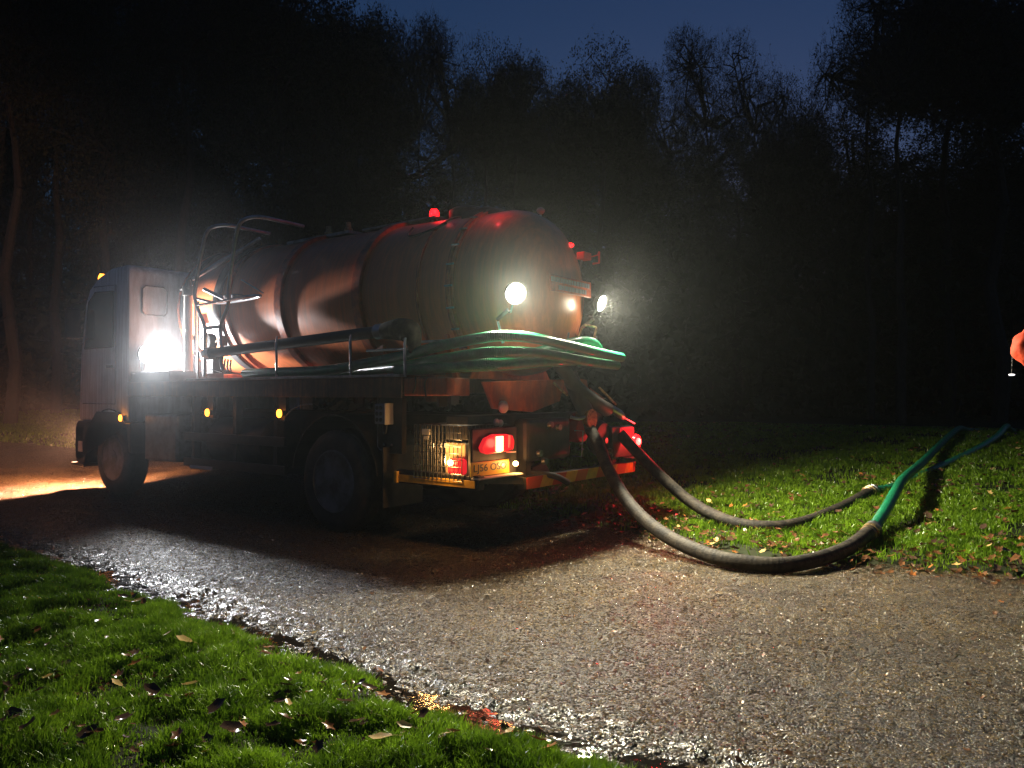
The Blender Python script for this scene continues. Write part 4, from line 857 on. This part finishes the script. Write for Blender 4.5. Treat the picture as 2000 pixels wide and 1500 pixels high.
# ------------------------------------------------------------------ trees
def tree_mesh(seed, H=20.0, wide=5.0, base=.30, bare=False, lobes=5, fork=False):
    """trunk and limbs reaching into a lumpy rounded crown; every twig hangs on a limb"""
    r_ = np.random.default_rng(seed)
    cz, rz = H*(1+base)/2, H*(1-base)/2
    cen = [np.array([0, 0, cz])]; rad_ = [np.array([wide*.72, wide*.72, rz*.90])]
    for k in range(lobes):
        a = 2*math.pi*k/lobes+r_.uniform(-.4, .4); h = r_.uniform(-.55, .62)
        cen.append(np.array([math.cos(a)*wide*.50, math.sin(a)*wide*.50, cz+rz*h])); q = r_.uniform(.36, .50); rad_.append(np.array([wide*q, wide*q, rz*q*1.05]))
    def sample(n, lo, hi):
        k = r_.integers(0, len(cen), n); d = r_.normal(0, 1, (n, 3)); d /= np.linalg.norm(d, axis=1)[:, None]
        rr = r_.uniform(lo, hi, n)[:, None]; P = np.array(cen)[k]+d*rr*np.array(rad_)[k]; P[:, 2] = np.clip(P[:, 2], H*base*.55, H); return P
    def near(A, B, w=1.0):     # parent of each A among B, preferring ones lower and closer in
        out = np.zeros(len(A), int)
        for i0 in range(0, len(A), 500):
            D = A[i0:i0+500, None]-B[None]; out[i0:i0+500] = (np.linalg.norm(D, axis=2)+w*np.clip(-D[..., 2], 0, 9)*1.5).argmin(1)
        return out
    nt_ = 9; T = np.array([[.25*math.sin(i*1.3+seed), .25*math.cos(i*1.7+seed), H*(.04+.70*i/nt_)] for i in range(nt_+1)]); T[0] = 0
    segs = []
    for i in range(nt_): segs.append((T[i], T[i+1], H*.017*(1-.085*i), H*.017*(1-.085*(i+1)), 0))
    L1 = sample(16 if not bare else 12, .25, .6); L2 = sample(110, .4, .85); L3 = sample(800 if not bare else 650, .5, .98); L4 = sample(5200 if not bare else 4200, .55, 1.05)
    def link(A, B, r0, r1, lv, bend):
        p = near(A, B)
        for i_, k_ in enumerate(p):
            a, b = B[k_], A[i_]; L = np.linalg.norm(b-a); m_ = (a+b)/2 + r_.normal(0, bend*L, 3) + np.array([0, 0, -.05*L])
            segs.append((a, m_, r0, (r0+r1)/2, lv)); segs.append((m_, b, (r0+r1)/2, r1, lv))
    link(L1, T[3:], .12, .06, 1, .12); link(L2, L1, .055, .028, 2, .12); link(L3, L2, .026, .012, 3, .12); link(L4, L3, .011, .005, 4, .10)
    tv, tf = [], []; cv, cf = [], []
    for (a, b, ra, rb, lv) in segs:
        V, F, k = (tv, tf, 7) if lv == 0 else (cv, cf, 4 if lv == 1 else 3)
        o = len(V)
        if lv >= 3:
            w = ra*1.6; u = r_.normal(0, 1, 3); u /= np.linalg.norm(u); V += [a-u*w, a+u*w, b]; F.append((o, o+1, o+2)); continue
        t = b-a; t /= np.linalg.norm(t)+1e-9; u = np.cross(t, [.3, .9, .1]); u /= np.linalg.norm(u)+1e-9; w = np.cross(t, u)
        for c, rr in ((a, ra), (b, rb)):
            for j in range(k):
                an = 2*math.pi*j/k; V.append(c+(u*math.cos(an)+w*math.sin(an))*rr)
        for j in range(k):
            j2 = (j+1) % k; F.append((o+j, o+j2, o+k+j2)); F.append((o+j, o+k+j2, o+k+j))
    # fine twiglets and remaining leaves on the twigs
    def slivers(base_, n, len_, w_, spread_):
        P = base_[r_.integers(0, len(base_), n)]+r_.normal(0, spread_, (n, 3)); d = r_.normal(0, 1, (n, 3)); d[:, 2] += .3; d /= np.linalg.norm(d, axis=1)[:, None]
        u = np.cross(d, r_.normal(0, 1, (n, 3))); u /= np.linalg.norm(u, axis=1)[:, None]; l = r_.uniform(.5, 1.2, n)[:, None]*len_
        return np.stack([P-u*w_, P+u*w_, P+d*l], 1).reshape(-1, 3)
    tw = slivers(L4, 9000 if not bare else 9000, .55, .009, .05); lf = slivers(L4, 26000 if not bare else 2600, .15, .055, .20 if not bare else .06)
    LV = np.concatenate([tw, lf]); LF = np.arange(len(LV)).reshape(-1, 3)
    cvA = np.array(cv); k0 = len(cvA); V = np.concatenate([cvA, LV]); F = np.concatenate([np.array(cf), LF+k0])
    mi = np.concatenate([np.zeros(len(cf)+len(tw)//3, int), np.ones(len(lf)//3, int)])
    def mesh(nm, V, F, ms):
        o = npmesh(nm, np.asarray(V), np.asarray(F), ms); me = o.data; bpy.data.objects.remove(o); return me
    crown = mesh('crown', V, F, [M['bark'], M['foliage']]); crown.polygons.foreach_set('material_index', mi.astype(np.int32))
    trunk = mesh('trunk', np.array(tv), np.array(tf), [M['bark']])
    return trunk, crown, wide, len(F)
VAR = {}
for nm, kw in dict(a=dict(seed=11, base=.56), b=dict(seed=23, lobes=7, base=.48), c=dict(seed=31, lobes=4, base=.12), d=dict(seed=36, lobes=6, base=.15), bare=dict(seed=44, bare=True, base=.60, lobes=6), bare2=dict(seed=57, bare=True, base=.56, lobes=7)).items():
    VAR[nm] = tree_mesh(**kw); print('tree', nm, VAR[nm][2:])
def tree(px, d, ytop, var, w, label, group='trees standing round the clearing', cat='tree'):
    h = 1.35+(770-ytop)/1500*d; p = seen((px-1000)/1500*d, d); p.z = float(far_z(np.array(p.x), np.array(p.y))) - .1
    t = empty('tree', p, rnd.uniform(0, 6.28)); tag(t, label, cat, group)
    tr, cr, rad, _ = VAR[var]; sz = (h-p.z)/20.0; sx = w/rad if w else sz
    for nm, me in (('trunk', tr), ('crown', cr)):
        o = bpy.data.objects.new(nm, me); COL.objects.link(o); o.parent = t; o.scale = (sx, sx, sz)
    return t
dark = 'dark wood tree behind the cab, its crown running out of the top'
for px, d, yt, v in ((-90, 31, -320, 'd'), (20, 27, -260, 'b'), (110, 33, -220, 'bare'), (200, 28, -280, 'd'), (290, 34, -180, 'c'), (360, 28, -240, 'bare2'), (450, 32, -170, 'b'), (540, 29, -150, 'd'), (60, 40, -120, 'c'), (250, 41, -100, 'd'), (420, 42, -90, 'c'), (580, 40, -80, 'b')):
    tree(px, d, yt, v, 3.3, dark, 'dark trees filling the upper left')
S_ = [(600, 34, -70, 'a', 3.4, 'tall dark tree over the middle of the tank, top out of frame'),
      (700, 37, -25, 'b', 2.6, 'tree whose crown slopes down to where the open sky begins'),
      (775, 40, 12, 'bare2', 1.8, 'thin-topped tree at the very left end of the open sky'),
      (820, 41, 45, 'bare', 1.6, 'low twiggy tree at the left end of the open sky'),
      (882, 39, 28, 'bare', 2.0, 'tree with a twiggy rounded top above the red beacon'),
      (945, 39, 42, 'a', 1.9, 'dense tree above the tank rear, left of the notch in the skyline'),
      (1005, 40, 55, 'b', 1.9, 'tree forming the left side of the notch in the skyline'),
      (1175, 40, 47, 'a', 2.75, 'large round-headed tree right of the notch in the skyline'),
      (1075, 43, 150, 'b', 2.6, 'lower tree filling the notch in the skyline'),
      (1235, 43, 100, 'c', 2.2, 'shoulder tree on the right flank of the round-headed tree'),
      (1310, 44, 118, 'bare2', 2.0, 'small open tree left of the bare spreading tree'),
      (1385, 42, 38, 'bare', 2.1, 'bare spreading tree with its forked limbs against the sky'),
      (1478, 43, 62, 'bare2', 2.1, 'bare leaning tree right of the spreading one'),
      (1440, 38, 190, 'c', 2.8, 'dense low tree in front of the two bare trees'),
      (1550, 45, 122, 'a', 2.1, 'dense tree at the right end of the open sky'),
      (1700, 33, -70, 'bare', 2.1, 'tall leafy-twigged tree closing the sky on the right'),
      (1760, 30, -110, 'bare2', 2.4, 'tall tree with a dark upright trunk in the upper right'),
      (1850, 35, -90, 'a', 3.6, 'dark tree in the upper right, second from the corner'),
      (1950, 31, -160, 'b', 3.6, 'dark tree in the upper right corner'),
      (2060, 34, -160, 'a', 4.2, 'dark tree beyond the right edge of the view'),
      (1640, 40, 150, 'c', 2.4, 'low dark tree under the sky gap beside the tall right-hand tree')]
for a in S_: tree(a[0], a[1], a[2], a[3], a[4]*1.25, a[5])
for px, d, yt, v, w in ((-40, 46, 150, 'c', 6), (120, 48, 120, 'd', 6), (300, 50, 100, 'c', 6), (480, 47, 130, 'd', 6), (650, 45, 160, 'c', 6), (800, 43, 190, 'd', 5.5), (930, 44, 210, 'c', 5.5), (1060, 45, 200, 'd', 5.5), (1190, 46, 215, 'c', 5.5), (1320, 45, 240, 'd', 5.5), (1450, 46, 250, 'd', 5.5), (1570, 44, 260, 'c', 5.5), (1690, 42, 230, 'd', 5.5), (1810, 43, 220, 'c', 5.5), (1930, 41, 210, 'd', 5.5), (2060, 42, 200, 'd', 5.5), (1890, 38, 250, 'd', 4.2), (1760, 38, 300, 'c', 4.2), (700, 36, 300, 'd', 4.2)):
    tree(px, d, yt, v, w, 'black lower tree of the wood behind the clearing, no sky behind it', 'lower trees of the dark wood')
# added unseen rise that blocks the orange horizon sky between the trees
_u, _d = np.meshgrid(np.linspace(-1.5, 1.5, 160), np.linspace(60, 120, 40), indexing='ij')
_x = CAM.x+_d*_u*RGT.x+_d*FWD.x; _y = CAM.y+_d*_u*RGT.y+_d*FWD.y
_z = -.3+sstep(60, 74, _d)*(8.5+4*fbm(_x*.09, _y*.09)+1.2*(vnoise(_x*.8, _y*.8)-.5))
_i = np.arange(_u.size).reshape(_u.shape)
tag(npmesh('blocking_rise', np.stack([_x.ravel(), _y.ravel(), _z.ravel()], 1), np.stack([_i[:-1, :-1].ravel(), _i[1:, :-1].ravel(), _i[1:, 1:].ravel(), _i[:-1, 1:].ravel()], 1), M['foliage'], smooth=True), kind='structure')
# undergrowth: one dense thicket nobody could count
def thicket():
    n = 60000; d = rng.uniform(34, 58, n); u = rng.uniform(-.95, .95, n)
    cx = CAM.x+d*u*RGT.x+d*FWD.x; cy_ = CAM.y+d*u*RGT.y+d*FWD.y
    ht = 3.0+5.5*fbm(cx*.12, cy_*.12)+2*fbm(cx*.5, cy_*.5); z = ht*rng.random(n)**.8
    P = np.stack([cx, cy_, z], 1); s = rng.uniform(.15, .42, n)[:, None]
    a = rng.normal(0, 1, (n, 3)); a /= np.linalg.norm(a, axis=1)[:, None]; b = np.cross(a, rng.normal(0, 1, (n, 3))); b /= np.linalg.norm(b, axis=1)[:, None]
    V = np.stack([P-a*s, P+b*s, P+a*s], 1).reshape(-1, 3)
    o = npmesh('undergrowth', V, np.arange(n*3).reshape(-1, 3), M['foliage']); tag(o, 'dark bushy undergrowth at the foot of the wood', 'undergrowth', None, 'stuff')
thicket()

# ------------------------------------------------------------------ air
def vol(name, build, density, aniso, col, kind='stuff'):
    o = build; m = bpy.data.materials.new(name+' air'); m.use_nodes = True; nt = m.node_tree; nt.nodes.clear()
    out = nt.nodes.new('ShaderNodeOutputMaterial'); v = nt.nodes.new('ShaderNodeVolumePrincipled')
    v.inputs['Color'].default_value = (*col, 1); v.inputs['Density'].default_value = density; v.inputs['Anisotropy'].default_value = aniso
    nt.links.new(v.outputs[0], out.inputs['Volume']); o.data.materials.clear(); o.data.materials.append(m); return m, v
hz = MB().box(-235, 275, -275, 235, -1.5, 32).build('haze', M['black'], None, False)
vol('haze', hz, .00055, .82, (.84, .95, 1.0)); tag(hz, 'thin night mist hanging over the clearing', 'haze', None, 'stuff')
hz.data.materials[0].cycles.homogeneous_volume = True
def steam(loc, size, dens, label):
    st = MB().ball((0, 0, 0), 1.0, 20).build('steam', M['black'], None, True)
    st.location = loc; st.scale = size
    m, v = vol('steam', st, .5, .45, (.95, .97, 1.0)); tag(st, label, 'steam', None, 'stuff')
    nt = m.node_tree; tc = nt.nodes.new('ShaderNodeTexCoord'); ln = nt.nodes.new('ShaderNodeVectorMath'); ln.operation = 'LENGTH'
    nt.links.new(tc.outputs['Object'], ln.inputs[0])
    fo = nt.nodes.new('ShaderNodeMapRange'); fo.inputs['From Min'].default_value = 1.0; fo.inputs['From Max'].default_value = .15; fo.inputs['To Min'].default_value = 0; fo.inputs['To Max'].default_value = 1
    nt.links.new(ln.outputs['Value'], fo.inputs['Value'])
    ns = nt.nodes.new('ShaderNodeTexNoise'); ns.inputs['Scale'].default_value = 3.2; ns.inputs['Detail'].default_value = 3; nt.links.new(tc.outputs['Object'], ns.inputs['Vector'])
    nr = nt.nodes.new('ShaderNodeMapRange'); nr.inputs['From Min'].default_value = .38; nr.inputs['From Max'].default_value = .72; nr.inputs['To Min'].default_value = .25; nr.inputs['To Max'].default_value = .9
    nt.links.new(ns.outputs['Fac'], nr.inputs['Value'])
    mu = nt.nodes.new('ShaderNodeMath'); mu.operation = 'MULTIPLY'; nt.links.new(fo.outputs[0], mu.inputs[0]); nt.links.new(nr.outputs[0], mu.inputs[1])
    mu2 = nt.nodes.new('ShaderNodeMath'); mu2.operation = 'MULTIPLY'; mu2.inputs[1].default_value = dens; nt.links.new(mu.outputs[0], mu2.inputs[0]); nt.links.new(mu2.outputs[0], v.inputs['Density'])
steam((3.25, 1.55, 1.65), (2.4, 1.3, 1.15), .014, 'pale steam drifting along the lorry side below the lamp behind the cab')
steam((3.6, 2.2, 1.8), (4.2, 2.6, 2.3), .032, 'broad faint mist spreading round the cab and the side lamp')
steam((-2.0, .45, 2.35), (1.05, 1.35, .95), .006, 'thin pale mist hanging round the two work lamps at the tank rear')
print('tris', sum(len(o.data.polygons) for o in S.objects if o.type == 'MESH' and o.data.users == 1))
